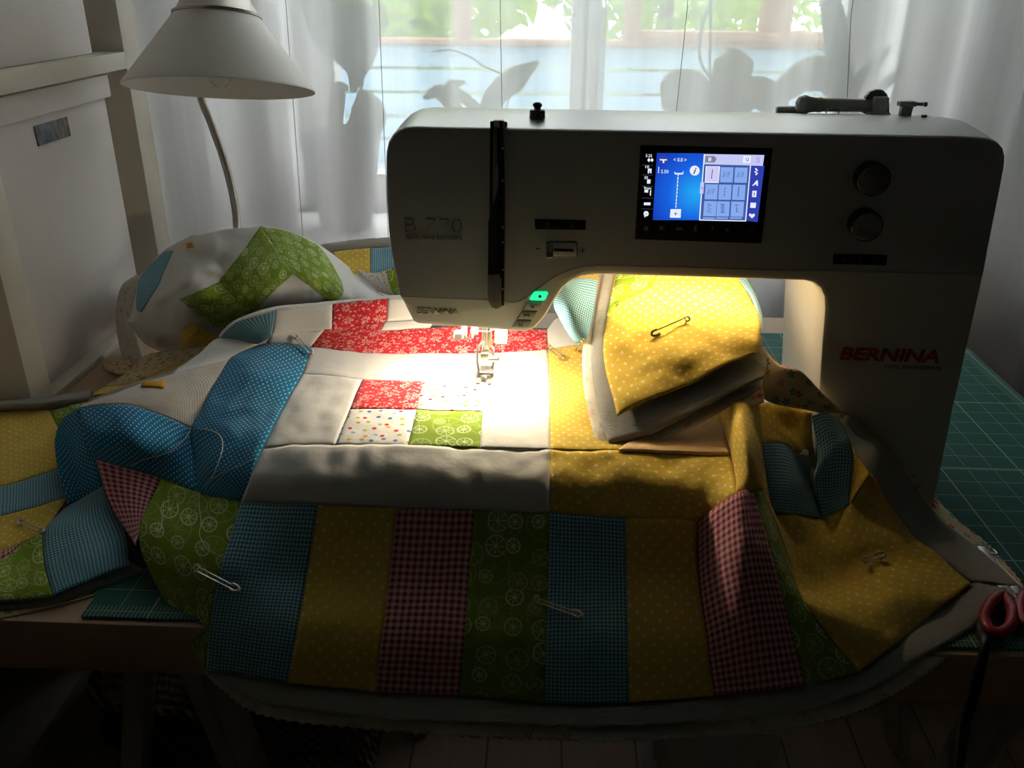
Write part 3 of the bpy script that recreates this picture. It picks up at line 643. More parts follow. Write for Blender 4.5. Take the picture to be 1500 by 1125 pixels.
# --- bundle of quilt at the back left
TOPL = [(186,470),(190,455),(201,408),(238,368),(283,344),(330,336),(385,331),(417,336),(446,347),(473,362),(497,379),(550,425),(600,445)]
BOTL = [(186,472),(190,478),(214,506),(243,517),(291,519),(321,500),(347,482),(403,462),(487,455),(550,445),(600,446)]
def interp(L, x):
    for (a, b), (c, d) in zip(L, L[1:]):
        if a <= x <= c: return b+(d-b)*(x-a)/(c-a)
    return L[0][1] if x < L[0][0] else L[-1][1]
def bundle(px, py, d=0.):
    t, b = interp(TOPL, px), interp(BOTL, px); s = min(1.05, max(-.02, (py-t)/max(8, b-t))); s2 = max(0., s)
    y = 1.08-.125*sin(.5*pi*min(1, s2/.75))+.03*max(0, (s2-.75)/.25)**2
    y += .05*min(1, abs((px-350)/165))**4 - .008*math.exp(-((px-300)/30)**2-((py-455)/30)**2)
    # crumpled hollows
    y += .030*math.exp(-((px-318)/34)**2-((py-468)/16)**2) + .016*math.exp(-((px-330)/16)**2-((py-395)/45)**2) - .012*math.exp(-((px-285)/22)**2-((py-415)/30)**2)
    y += .012*noise.noise(V((px/45, py/38, 2.2)))+.006*abs(noise.noise(V((px/30, py/60, 7.7))))
    for (ax_, ay_, bx_, by_, am_, wd_) in ((222,445,300,392,.013,9), (262,520,300,465,.010,8), (300,392,335,405,.008,8), (255,372,330,385,-.008,10), (470,372,520,430,-.008,8)):
        ex_, ey_ = bx_-ax_, by_-ay_; t_ = max(0, min(1, ((px-ax_)*ex_+(py-ay_)*ey_)/(ex_*ex_+ey_*ey_)))
        dd_ = ((px-ax_-t_*ex_)**2+(py-ay_-t_*ey_)**2)**.5; y -= am_*math.exp(-(dd_/wd_)**2)*sin(pi*(.1+.8*t_))
    return at_y(px, py, y-d)
rows_ = []
cx = [186+8*i for i in range(12)]+[282+12*i for i in range(26)]
cx = [c for c in cx if c <= 586]
for k in range(13):
    s = k/12; rows_.append([(c, interp(TOPL, c)+s*(interp(BOTL, c)-interp(TOPL, c)), 0) for c in cx])
sheet(rows_, WHT, amp=.0015, fn=bundle, step=.0045, puff=0)
def ov(grid, mat, d=.0022, **k): return sheet([[(*t, 0) for t in r] for r in grid], mat, fn=lambda a, b: bundle(a, b, d), amp=.0015, puff=.0004, **k)
ov([[(382,332),(405,365),(429,399)],[(347,379),(375,405),(400,428)],[(321,413),(350,440),(377,453)]], CIT)
ov([[(321,413),(350,440),(377,453)],[(285,430),(320,456),(356,468)],[(262,438),(290,462),(335,488)]], CIT)
ov([[(382,332),(405,365),(429,399)],[(417,337),(432,375),(445,411)],[(446,349),(455,390),(460,424)],[(473,367),(478,405),(475,436)],[(500,410),(503,430),(489,447)]], CIT)
ov([[(240,369),(254,368)],[(217,391),(240,395)],[(203,414),(232,416)],[(199,442),(215,443)],[(200,455),(206,457)]], GING_B)
ov([[(265,483),(283,473),(303,483)],[(264,498),(290,498),(318,497)],[(268,514),(288,517),(306,507)]], YEL)
ov([[(273,357),(283,355)],[(274,364),(284,362)]], OCHRE)
ov([[(525,395),(552,400),(585,388)],[(540,412),(560,420),(585,425)],[(553,427),(565,435),(585,441)]], CONF, d=.02)
ov([[(566,398),(586,392)],[(572,420),(586,425)],[(578,436),(588,440)]], CIT, d=.024)
# quilt edge standing up behind
sheet([[(470,357,1.185),(530,350,1.185),(590,347,1.185)],[(465,364,1.175),(530,358,1.175),(590,356,1.175)],[(470,372,1.172),(530,366,1.172),(590,364,1.172)]], BATT, 'batting', thick=.004)
sheet([[(488,369,1.165),(515,366,1.165),(542,363,1.165)],[(492,398,1.12),(515,400,1.12),(542,402,1.12)]], YEL)
sheet([[(542,363,1.165),(590,361,1.165)],[(542,402,1.12),(592,402,1.12)]], GING_B)
# backing flap left of the bundle, and the part lying on the table
sheet([[(201,402,1.09),(206,408,1.085)],[(178,419,1.07),(196,440,1.06)],[(170,453,1.05),(194,470,1.035)],[(173,500,1.02),(204,505,1.01)],[(187,548,.985),(217,541,.985)]], BACKF, amp=.001)
sheet([[(150,533,.006),(170,527,.012),(192,528,.02)],[(154,541,.006),(172,548,.01),(190,550,.015)]], BACK)
sheet([[(190,548,.012),(215,520,.022),(262,512,.03),(306,506,.03)],[(150,566,.01),(195,560,.02),(245,540,.025),(290,522,.03)]], BACK)
sheet([[(150,566,.01),(195,560,.02),(245,540,.025),(290,522,.03)],[(132,580,.02),(170,573,.022),(245,549,.025),(285,532,.03)]], YEL)
# ================================================================== SEWING MACHINE
mphi = radians(1.5)
P0 = at_h(1368, 742, .003); EX = V((cos(mphi), -sin(mphi), 0)); EZ = V((0, 0, 1)); NI = V((sin(mphi), cos(mphi), 0))
mc = thing('sewing_machine', 'grey and white quilting machine with a lit blue touchscreen on the table', 'sewing machine', (P0.x-.23, P0.y+.09, TABLE+.003))
def MP(px, py, d=0.):
    r = ray(px, py); o = P0+NI*d; return CAM+r*((o-CAM).dot(NI)/r.dot(NI))
def uvm(p): return ((p-P0).dot(EX), p.z-P0.z)
def frm(u, v_, d): return P0+EX*u+EZ*v_+NI*d
def pxsize(px, py): return (MP(px+1, py)-MP(px, py)).length
def outline(name, poly, prof, mat, parent=mc, lift=None, angle=30, sc_=None):
    """poly: (u,v) loop on the front plane; prof: list of (inset, depth)"""
    n = len(poly); ar = sum(poly[i][0]*poly[(i+1) % n][1]-poly[(i+1) % n][0]*poly[i][1] for i in range(n))
    sg = 1 if ar > 0 else -1; nr = []
    for i in range(n):
        a, b, c = V(poly[i-1]), V(poly[i]), V(poly[(i+1) % n]); e1 = (b-a).normalized(); e2 = (c-b).normalized()
        m1 = V((-e1.y, e1.x))*sg; m2 = V((-e2.y, e2.x))*sg; m = m1+m2; m = m.normalized() if m.length > 1e-6 else m1
        nr.append(m/max(.5, m.dot(m1)))
    vs = []; fs = []
    for ins, d in prof:
        for i in range(n):
            k_ = ins*(sc_(i) if sc_ else 1); u, v_ = poly[i][0]+nr[i].x*k_, poly[i][1]+nr[i].y*k_
            if lift: v_ += lift(u, v_, d)
            vs.append(frm(u, v_, d))
    for k in range(len(prof)-1):
        for i in range(n): fs.append((k*n+i, k*n+(i+1) % n, (k+1)*n+(i+1) % n, (k+1)*n+i))
    fs.append(tuple(range(n))); fs.append(tuple((len(prof)-1)*n+i for i in range(n)))
    return link(name, mesh(name, vs, fs, True, angle), mat, parent)
def plate(name, pix, d0, d1, mat, parent=mc, bev=.0006):
    poly = [uvm(MP(*p)) for p in pix]
    return outline(name, poly, [(bev, d0), (bev*.3, d0+bev*.3), (0, d0+bev), (0, d1)], mat, parent)
def rrect(cx, cy, w_, h_, r, sk=0.0, tilt=0.):
    pts = []
    for sx, sy, a0 in ((1, -1, -90), (1, 1, 0), (-1, 1, 90), (-1, -1, 180)):
        for k in range(4):
            a = radians(a0+k*30); x_ = sx*(w_/2-r)+r*cos(a); y_ = sy*(h_/2-r)+r*sin(a); pts.append((cx+x_+sk*y_, cy+y_+tilt*x_))
    return pts
def dens(p, n=4):
    return [((a[0]+(b[0]-a[0])*k/n), (a[1]+(b[1]-a[1])*k/n)) for a, b in zip(p, p[1:]) for k in range(n)]+[p[-1]]
M_grey = plain('silver_grey_enamel', (.52, .52, .525), .34, .4, var=.015, scale=600)
M_cream = plain('warm_white_plastic', (.62, .595, .55), .42, var=.01)
M_black = plain('black_plastic', (.012, .012, .013), .25, var=.02)
M_dark = plain('dark_grey_plastic', (.16, .16, .16), .45, var=.02)
M_mid = plain('mid_grey_plastic', (.58, .57, .55), .45, var=.02)
M_chrome = plain('chrome', (.75, .74, .72), .18, 1.0, var=.02)
M_steel = plain('brushed_steel', (.62, .61, .59), .35, 1.0, var=.03)
M_brass = plain('brass_edge', (.75, .55, .25), .3, 1.0, var=.02)
seam = [(586,434),(715,439),(740,441),(752,442.5),(760,441),(768,437),(790,421),(806,408.5),(820,401),(838,394),(856,390),(875,388.5),(900,388.5),(1000,391),(1130,395),(1300,399),(1441,401)]
topo = [(1441,401),(1450,360),(1460,310),(1467,275),(1473,245),(1474,230),(1471,218),(1463,208.5),(1452,203.5),(1436,201),(1400,199.5),(1200,196),(1000,192.5),(800,189),(640,186),(606,185),(594,186.5),(583,191),(574,199),(568,209),(565,224),(564.5,245),(565.5,290),(568,335),(573,375),(580,410)]
pu = [uvm(MP(*p)) for p in topo+dens(seam, 3)[:-1]]
# remove the duplicated first point
pu = [p for i, p in enumerate(pu) if i == 0 or (V(p)-V(pu[i-1])).length > 1e-5]
ztop = uvm(MP(1000, 193))[1]
def lift(u, v_, d):
    t = max(0, min(1, (v_-(ztop-.07))/.07)); k = 0
    if d > .11: k = -.03*((d-.11)/.06)**2
    elif d > .01: k = .0045*sin(pi*(d-.01)/.10)
    return k*t*t
outline('upper_housing', pu, [(.0035, 0), (.0015, .0006), (.0004, .002), (0, .004), (0, .02), (0, .04), (0, .06), (0, .08), (0, .10), (.0, .12), (0, .14), (.002, .16), (.006, .172)], M_grey, lift=lift, sc_=lambda i: 1 if 1 <= i < len(topo) else .14)
low = list(seam)+[(1400,595),(1370,742),(1187,742),(1197,600),(1203,500),(1207,452),(1206,436),(1201,424),(1192,416),(1180,413),(1130,411.5),(1000,407.5),(900,404.5),(870,404),(852,406.5),(836,413.5),(824,424),(812,442),(800,462),(791,474),(782,483),(770,488),(740,486),(700,482.5),(612,476.5),(605,473),(601,466),(594,452)]
pl_ = [uvm(MP(*p)) for p in low]; pl_ = [(u, max(.0006, v_)) for u, v_ in pl_]
M_groove = plain('seam_groove', (.02, .02, .02), .8)
outline('lower_housing', pl_, [(.004, .0004), (.0015, .0016), (.0, .005), (0, .03), (0, .08), (0, .12), (.001, .15), (.004, .165)], M_cream, sc_=lambda i: .14 if i < len(seam) else 1)
# bright chamfer that follows the left curve of the harp
ch = [(770,488),(782,483),(791,474),(800,462),(812,442),(824,424),(836,413.5),(852,406.5),(870,404),(900,404.5),(1000,407.5),(1130,411.5),(1180,413)]
# bed / free arm hidden below the quilt
bu = uvm(MP(1190, 700)); z0 = 0.0
bm = bmesh.new()
bl0 = P0.x-.44; br0 = P0.x-.14
bm_box(bm, -.135, .235, .662, .862, TABLE+.003, TABLE+.078, .02); link('bed', frombm(bm, 'bed'), M_cream, mc)
# needle plate area support
# thread take-up slot and cover
plate('thread_slot', [(718,178),(737,176),(739,250),(738,350),(737,446),(717,440),(717,300)], -.0006, .004, M_black, bev=.0003)
plate('slot_guide', [(723,185),(728,185),(728.5,250),(727,286),(722,300),(722,240)], -.0012, .002, M_dark, bev=.0003)
plate('take_up_lever', [(727,240),(730,240),(730.5,262),(729,284),(727,284)], -.003, .001, M_chrome, bev=.0003)
plate('slot_cover', [(716,322),(719,312),(724,298),(730,282),(731,300),(732,400),(733,446),(728,448.5),(722,446),(717,438),(715.5,425),(715.5,398)], -.006, .0, M_black, bev=.001)
plate('slot_tip', [(715.5,399),(732,398),(733.5,447),(728,449),(721,446.5),(716.5,438),(715,425)], -.0075, -.001, M_dark, bev=.0012)
plate('brass_trim', [(733,405),(734.6,405),(735,446),(733.4,447)], -.0055, .0, M_brass, bev=.0002)
plate('slot_rail', [(735,176),(738.5,176),(740,300),(738.5,446),(735.5,446),(736.5,300)], -.0035, .001, M_black, bev=.0004)
for yy_ in (215, 262, 330, 352, 392, 420): plate('rail_notch', [(735.5, yy_), (738.5, yy_), (738.5, yy_+2.5), (735.5, yy_+2.5)], -.0042, -.002, M_steel, bev=.0002)
a = MP(735, 187, .001); b = MP(735, 187, .10)
bar('top_slot', a+V((0, .001, .0024)), b+V((0, 0, .0035)), .005, .009, M_black, mc)
plate('slot_window', [(724,176),(732,176),(732,187),(724,187)], -.001, .003, M_cream, bev=.0003)
# text helper
def text(body, px, py, hpx, mat, parent, name='lettering', wid=None, shear=0., bold=0., d=-.0007, align='CENTER', ang=0., ext=.0002):
    cu = bpy.data.curves.new('t', 'FONT'); cu.body = body; cu.size = 1; cu.align_x = align; cu.align_y = 'CENTER'; cu.shear = shear; cu.offset = bold; cu.extrude = 0; cu.resolution_u = 3
    to = bpy.data.objects.new('t', cu); col.objects.link(to); bpy.context.view_layer.update()
    me = bpy.data.meshes.new_from_object(to.evaluated_get(bpy.context.evaluated_depsgraph_get())); bpy.data.objects.remove(to); bpy.data.curves.remove(cu)
    xs = [v.co.x for v in me.vertices]; ys = [v.co.y for v in me.vertices]
    if not xs: return
    ps = pxsize(px, py); sc = hpx*ps/(max(ys)-min(ys)); sx = sc if wid is None else wid*ps/(max(xs)-min(xs))
    my = (max(ys)+min(ys))/2; mx_ = (max(xs)+min(xs))/2 if align == 'CENTER' else min(xs)
    o0 = uvm(MP(px, py)); ca, sa = cos(ang), sin(ang)
    for v in me.vertices:
        u, w_ = (v.co.x-mx_)*sx, (v.co.y-my)*sc; u, w_ = u*ca-w_*sa, u*sa+w_*ca
        v.co = frm(o0[0]+u, o0[1]+w_, d)
    bm = bmesh.new(); bm.from_mesh(me); r = bmesh.ops.extrude_face_region(bm, geom=bm.faces[:])
    bmesh.ops.translate(bm, vec=NI*ext*2, verts=[e for e in r['geom'] if isinstance(e, bmesh.types.BMVert)]); bm.to_mesh(me); bm.free()
    return link(name, me, mat, parent)
M_thin = plain('thin_dark_print', (.10, .10, .10), .6); M_ink = plain('dark_print', (.035, .035, .035), .6); M_redp = plain('red_print', (.42, .015, .03), .5); M_faint = plain('faint_print', (.42, .40, .37), .6)
M_symbol = plain('grey_print', (.16, .16, .16), .6)
text('B 770', 635, 330, 21, M_thin, mc, 'model_lettering', 84, bold=-.022)
text('QUILTERS EDITION', 636, 348, 6.5, M_thin, mc, 'model_lettering', 82)
text('BERNINA', 1304, 520, 21, M_redp, mc, 'brand_lettering', 148, shear=.12, bold=.035, d=-.0001)
text('SWISS ENGINEERING', 1337, 538, 6, M_symbol, mc, 'brand_lettering', 84, shear=.12, d=-.0001)
text('BERNINA', 641, 456, 10, M_faint, mc, 'brand_lettering', 62, shear=.1, bold=.03, d=-.0001)
# curved arrow mark
pts = catmull([MP(700, 453, .001), MP(702, 460, .0008), MP(704, 466, .0008), MP(708, 469, .001)], 4); tube('arrow_mark', pts, .0004, M_symbol, mc, 5)
pts = [MP(698, 457, .001), MP(700.5, 452.5, .0008), MP(704, 455, .001)]; tube('arrow_mark', pts, .0004, M_symbol, mc, 5)
# position panel + slider
pp = plate('button_panel', [(783,321),(858,322.5),(858,337),(784,336)], -.0006, .002, M_black)
text('||', 802, 329, 7, M_symbol, pp, 'symbol', d=-.001); text('/.', 838, 329, 7, M_symbol, pp, 'symbol', d=-.001)
sl = plate('speed_slider', rrect(823, 365, 47, 23, 4), -.0006, .002, M_dark)
plate('slider_rim', rrect(823, 365, 44, 20, 3.5), -.0009, .001, M_grey, sl)
plate('slider_track', [(812,363.5),(840,364.5),(840,368.5),(812,367.5)], -.0012, .001, M_black, sl, .0002)
plate('slider_knob', rrect(805.5, 366, 11, 19, 2.5), -.006, .0, M_chrome, sl, .0012)
text('-', 788, 364, 1.6, M_ink, mc, 'symbol', 6); text('+', 853, 367, 7, M_ink, mc, 'symbol')
# start button and the three keys
G_on = glow('green_button_light', (.02, 1.0, .38), 1.1)
sb_ = plate('start_button', [(779,432),(783,427),(801,427),(803,429),(799,438.5),(796,440),(778,439.5),(776,437.5)], -.0012, .004, G_on, bev=.0008)
plate('button_dot', rrect(791, 433.5, 4.6, 4.2, 2), -.0016, .0, M_ink, sb_, .0002)
for (x_, y_, sy) in ((779, 449, 't'), (771, 462, 'x'), (763, 475, 'u')):
    k_ = plate('key', [(x_-13, y_+4.5), (x_-7, y_-5), (x_-4, y_-6), (x_+16, y_-5.5), (x_+14, y_-1), (x_+10, y_+5.5)], -.0008, .003, M_cream, bev=.0007)
    if sy == 't': tube('symbol', [MP(x_-1, y_-2.5, -.001), MP(x_-.5, y_+2, -.001), MP(x_+3, y_+2, -.001), MP(x_+3.4, y_-2, -.001)], .0004, M_symbol, k_, 5)
    elif sy == 'x':
        tube('symbol', [MP(x_-4, y_-1.5, -.001), MP(x_+5, y_+1.6, -.001)], .0004, M_symbol, k_, 5); tube('symbol', [MP(x_-4, y_+1.8, -.001), MP(x_+5, y_-1.5, -.001)], .0004, M_symbol, k_, 5)
    else: tube('symbol', [MP(x_-3, y_-2, -.001), MP(x_-3, y_+2, -.001), MP(x_+2, y_+2, -.001), MP(x_+2, y_-2, -.001)], .0004, M_symbol, k_, 5)
# screen
sc = plate('touchscreen', [(938,212.5),(1132,217),(1115,356.5),(930,350.5)], -.0008, .003, M_black)
# bilinear map from the rectified zoom of the panel (0..1) to pixels
def S(u, v_):
    a = V((938, 212.5)).lerp(V((1132, 217)), u); b = V((930, 350.5)).lerp(V((1115, 356.5)), u); p = a.lerp(b, v_); return (p.x, p.y)
def Z(zx, zy): return (920+zx*230/1500, 200+zy*230/1500)
E_blue = G('screen_blue'); xo = E_blue.xy(E_blue.ob())
rad = E_blue.v('LENGTH', E_blue.v('SUBTRACT', E_blue.v('MULTIPLY', E_blue.ob(), (1, 0, 1)), (.014, 0, -.004)))
E_blue.set(color=(0, 0, 0), emit=E_blue.ramp(E_blue.f('MULTIPLY', rad, 26), [(0, (.02, .42, .95)), (.55, (.01, .13, .80)), (1, (.008, .05, .50))]), es=.95, rough=.3)
E_navy = glow('screen_navy', (.03, .05, .42), 1.0); E_dk = glow('screen_slate', (.05, .10, .34), 1.0); E_w = glow('screen_white', (.80, .85, 1), 1.0)
E_til = glow('screen_tile', (.24, .40, .85), 1.0); E_til2 = glow('screen_tile_light', (.62, .60, .92), 1.0); E_bar = glow('screen_bar', (.55, .58, .92), 1.0); E_ink = glow('screen_ink', (.03, .05, .16), 1.0); E_gr = glow('screen_grey', (.22, .22, .34), 1.0)
def zp(name, pts, d, mat, parent=sc): return plate(name, [Z(*p) for p in pts], d, d+.0006, mat, parent, .00005)
zp('stitch_area', [(275,155),(725,160),(680,795),(235,795)], -.0012, E_blue.m)
zp('tab_column', [(1165,280),(1300,278),(1235,815),(1120,800)], -.0012, E_navy)
zp('top_bar', [(725,165),(1300,175),(1285,278),(720,262)], -.0012, E_bar)
zp('tile_area', [(722,262),(1172,272),(1122,805),(678,795)], -.0012, E_dk)
zp('folder_tab', [(738,182),(825,184),(845,213),(822,245),(732,243)], -.0016, E_gr); zp('search_key', [(1100,182),(1172,184),(1165,250),(1092,248)], -.0016, E_w)
rows3 = [((748,285),(885,290),(1020,293)), ((738,452),(868,455),(1000,457)), ((725,612),(850,615),(985,617))]
kk = 0
for r_ in rows3:
    for (x_, y_) in r_:
        w_, h_ = 118, 145; kk += 1
        if kk == 1: zp('tile_frame', [(x_-8, y_-5), (x_+w_+12, y_-3), (x_+w_-2, y_+h_+10), (x_-17, y_+h_+8)], -.0015, E_w)
        t_ = zp('stitch_tile', [(x_, y_), (x_+w_+2, y_+2), (x_+w_-8, y_+h_), (x_-9, y_+h_-2)], -.0018, E_til2 if kk == 1 else E_til)
        cxx, cyy = x_+w_*.45, y_+h_*.5
        tv = lambda p: MP(*Z(*p), -.0026)
        if kk in (1, 6): ln = [[(cxx+6, cyy-45), (cxx-4, cyy+45)]]
        elif kk == 5: ln = [[(cxx+6, cyy-40), (cxx+5, cyy-20)], [(cxx+2, cyy-8), (cxx+1, cyy+10)], [(cxx-1, cyy+20), (cxx-2, cyy+40)]]
        elif kk == 7: ln = [[(cxx-18, cyy-40), (cxx+18, cyy-28), (cxx-20, cyy-8), (cxx+16, cyy+8), (cxx-22, cyy+26), (cxx+10, cyy+40)]]
        elif kk == 8: ln = [[(cxx-16*(-1)**i, cyy-42+i*14) for i in range(7)], [(cxx+16*(-1)**i, cyy-42+i*14) for i in range(7)]]
        elif kk == 9: ln = [[(cxx-15, cyy-35), (cxx+15, cyy-35)], [(cxx, cyy-15), (cxx-3, cyy+30), (cxx+14, cyy+30)]]
        else: ln = [[(cxx-30+i*12, cyy+(-25 if i % 2 else 25)) for i in range(6)]]
        for l_ in ln: tube('stitch_mark', [tv(p) for p in l_], .00028, E_ink, t_, 4)
for x_ in (712, 838, 970): zp('tile_edge', [(x_, 768), (x_+115, 770), (x_+113, 782), (x_-2, 780)], -.0018, E_til)
zp('frame_line', [(722,165),(730,165),(686,795),(676,795)], -.0019, E_w); zp('frame_line', [(1163,272),(1171,272),(1124,804),(1115,804)], -.0019, E_w); zp('frame_line', [(678,788),(1122,798),(1122,806),(678,796)], -.0019, E_w)
zp('drag_handle', [(690,432),(724,432),(716,540),(682,540)], -.0022, E_bar); text('.', *Z(704, 484), 1.6, E_ink, sc, 'symbol', d=-.0028)
tube('stitch_line', [MP(*Z(480, 355), -.002), MP(*Z(457, 680), -.002)], .0004, E_w, sc, 5)
for i in range(9): zp('stitch_gap', [(480-i*2.4-6, 372+i*34), (480-i*2.4+6, 372+i*34), (480-i*2.4+6, 380+i*34), (480-i*2.4-6, 380+i*34)], -.0030, E_navy)
zp('needle_mark', [(440,330),(455,345),(515,345),(530,325),(522,358),(445,358)], -.0017, E_w)
zp('plus_key', [(405,690),(505,690),(500,772),(398,770)], -.0018, E_w); text('+', *Z(452, 730), 5, E_ink, sc, 'symbol', d=-.0026)
plate('info_key', [Z(635+47*cos(a*pi/12), 322+47*sin(a*pi/12)) for a in range(24)], -.0018, -.001, E_w, sc, .00005); text('i', *Z(635, 322), 9, E_ink, sc, 'symbol', d=-.0026, shear=.3, bold=.02)
zp('needle_key', [(300,178),(380,180),(372,258),(292,256)], -.0016, E_navy); zp('needle_icon', [(302,212),(370,214),(369,224),(345,224),(343,248),(330,248),(328,224),(301,222)], -.0022, E_w)
text('◂ 0.0 ▸' if False else '< 0.0 >', *Z(495, 218), 5.2, E_w, sc, 'symbol', 19, d=-.0019)
text('2.50', *Z(348, 330), 5, E_w, sc, 'symbol', 11, d=-.0019); tube('length_mark', [MP(*Z(294, 290), -.0019), MP(*Z(290, 350), -.0019)], .0003, E_w, sc, 4)
for s_, x_, y_, w_ in (('5.25', 198, 180, 9), ('10', 182, 287, 5.5), ('50', 172, 390, 5), ('9mm', 186, 490, 10.5)): text(s_, *Z(x_, y_), 4, E_w, sc, 'symbol', w_, d=-.0014)
for pts in ([(183,222),(198,203),(213,222),(228,203),(243,222),(228,241),(213,222),(198,241)], [(190,305),(224,305),(222,348),(211,348),(209,325),(202,325),(200,348),(187,348)], [(182,408),(214,408),(214,425),(202,428),(214,434),(212,446),(180,446)], [(158,505),(192,507),(190,532),(156,530)], [(212,510),(220,510),(216,565),(206,555)], [(152,628),(214,628),(212,652),(150,652)]): zp('side_icon', pts, -.0014, E_w)
for yy_ in (268, 362, 470, 582, 686): zp('side_rule', [(130, yy_), (238, yy_+3), (238, yy_+6), (130, yy_+3)], -.0013, glow('rule_%d' % yy_, (.05, .05, .06), 1))
plate('bobbin_icon', [Z(172+24*cos(a*pi/10), 734+24*sin(a*pi/10)) for a in range(20)], -.0014, -.0008, E_w, sc, .00005); zp('bobbin_tail', [(152,734),(162,740),(164,768),(156,768)], -.0014, E_w); text('.', *Z(172, 734), 1.4, E_ink, sc, 'symbol', d=-.0022)
tube('tab_icon', [MP(*Z(*p), -.0019) for p in ((1216, 305), (1236, 322), (1212, 338), (1236, 352), (1218, 366))], .0006, E_w, sc, 5)
text('A', *Z(1213, 440), 8, E_w, sc, 'tab_icon', d=-.0018, shear=.3, bold=.05); zp('tab_icon', [(1186,515),(1226,516),(1220,575),(1181,573)], -.0017, E_w); zp('tab_icon', [(1200,530),(1208,530),(1204,560),(1197,560)], -.0022, E_navy)
zp('tab_icon', [(1168,628),(1220,630),(1215,678),(1163,676)], -.0017, E_w)
zp('tab_icon', [(1180,778),(1153,750),(1153,738),(1164,730),(1181,742),(1198,732),(1209,740),(1206,754)], -.0017, E_w)
text('Q', *Z(1135, 215), 5, E_ink, sc, 'symbol', d=-.0024); tube('folder_mark', [MP(*Z(775, 200), -.0021), MP(*Z(772, 235), -.0021)], .0004, E_w, sc, 4); tube('folder_mark', [MP(*Z(790, 200), -.0021), MP(*Z(787, 235), -.0021)], .0004, E_w, sc, 4)
for i in range(5): zp('bar_dots', [(1225+i*0, 195+i*12), (1255, 196+i*12), (1254, 199+i*12), (1224, 198+i*12)], -.0017, E_gr)
M_key = plain('key_print', (.16, .16, .155), .5)
zp('key_icon', [(145,870),(172,845),(196,868),(192,892),(150,892)], -.0014, M_key)
for s_, x_ in (('?', 803), ('clr', 1175)): text(s_, *Z(x_, 880), 8, M_key, sc, 'key_icon', d=-.0013)
plate('key_icon', [Z(318+20*cos(a*pi/8), 870+20*sin(a*pi/8)) for a in range(16)], -.0014, -.0008, M_key, sc, .00005); text('+', *Z(352, 860), 4, M_key, sc, 'key_icon', d=-.0013)
zp('key_icon', [(456,862),(486,866),(518,862),(516,888),(486,893),(454,888)], -.0014, M_key)
plate('key_icon', [Z(642+17*cos(a*pi/8), 862+17*sin(a*pi/8)) for a in range(16)], -.0014, -.0008, M_key, sc, .00005); zp('key_icon', [(622,905),(632,882),(652,882),(662,905)], -.0014, M_key)
zp('key_icon', [(928,878),(960,878),(966,892),(945,905),(930,895)], -.0014, M_key)
# knobs
gk = G('smoky_knob_face'); gk.set(color=(.20, .20, .195), rough=.10, metal=.6, coat=1.0)
for px, py, r_ in ((1274, 259, 24.5), (1264, 326.5, 23.5)):
    ps = pxsize(px, py); R = r_*ps; o0 = MP(px, py, 0)
    kb_ = lathe('control_knob', [(R, .0), (R, -.010), (R*.985, -.0118), (R*.93, -.0125), (R*.4, -.0128)], o0, NI, M_black, mc, 40)
    lathe('knob_face', [(R*.9, -.0124), (R*.86, -.0134), (R*.6, -.0150), (R*.3, -.0157), (R*.03, -.016)], o0, NI, gk.m, kb_, 40)
    tube('dial_mark', [MP(px-r_-10, py, -.0004), MP(px-r_-7, py-3, -.0004), MP(px-r_-7, py+4, -.0004)], .0003, M_ink, mc, 4)
bp = plate('button_panel', [(1221,371.5),(1300,373.5),(1298,388.5),(1219.5,387)], -.0006, .002, M_black)
for s_, x_, h_ in (('<', 1235, 7), ('i', 1260, 6), ('>', 1286, 7)): text(s_, x_, 379.5, h_, M_symbol, bp, 'symbol', d=-.001)
# fittings on top of the machine
def toppt(px, d): # point on the top surface at pixel column px and depth d
    p = MP(px, 194, 0); u = (p-P0).dot(EX); v_ = ztop; return frm(u, v_+(.0045*sin(pi*(d-.01)/.10) if .01 < d < .11 else 0), d)
def top_at(px, py):  # the top surface seen at this pixel
    best = None
    for k in range(5, 120):
        d = k*.001; p = MP(px, py, d)
        z_ = P0.z+uvm(MP(px, 187+px*.011-6))[1]*1.0+(.0045*sin(pi*(d-.01)/.10) if .01 < d < .11 else 0)
        if best is None or abs(p.z-z_) < best[0]: best = (abs(p.z-z_), p, d)
    return best[1]
o0 = top_at(787, 173); UPV = V((0, 0, 1))
tk = lathe('pretension_stud', [(.0066, -.003), (.0063, .006), (.0058, .0066), (.003, .007)], o0, UPV, M_dark, mc, 24)
lathe('stud_cap', [(.0028, .006), (.0028, .0085), (.0038, .0095), (.0038, .0112), (.002, .0125)], o0, UPV, M_black, tk, 24)
o0 = top_at(1287, 166)
bm = bmesh.new(); bm_box(bm, o0.x-.0062, o0.x+.0062, o0.y-.004, o0.y+.004, o0.z-.004, o0.z+.014, .0012); link('thread_guide', frombm(bm, 'thread_guide'), M_mid, mc)
bm = bmesh.new(); bm_box(bm, o0.x-.0095, o0.x+.0085, o0.y-.006, o0.y+.006, o0.z-.004, o0.z+.0012, .0008); link('guide_foot', frombm(bm, 'guide_foot'), M_mid, mc)
o1 = top_at(1325, 167)
wn = bar('winder_post', o1+V((0, 0, -.003)), o1+V((.001, 0, .008)), .010, .007, M_mid, mc)
bm = bmesh.new(); bm_box(bm, o1.x-.0070, o1.x+.0075, o1.y-.004, o1.y+.004, o1.z+.0065, o1.z+.0105, .001); bm_box(bm, o1.x+.006, o1.x+.0155, o1.y-.002, o1.y+.002, o1.z+.0068, o1.z+.0098, .001); bm_box(bm, o1.x+.0135, o1.x+.017, o1.y-.0026, o1.y+.0026, o1.z+.0063, o1.z+.0102, .001); link('winder_lever', frombm(bm, 'winder_lever'), M_mid, mc)
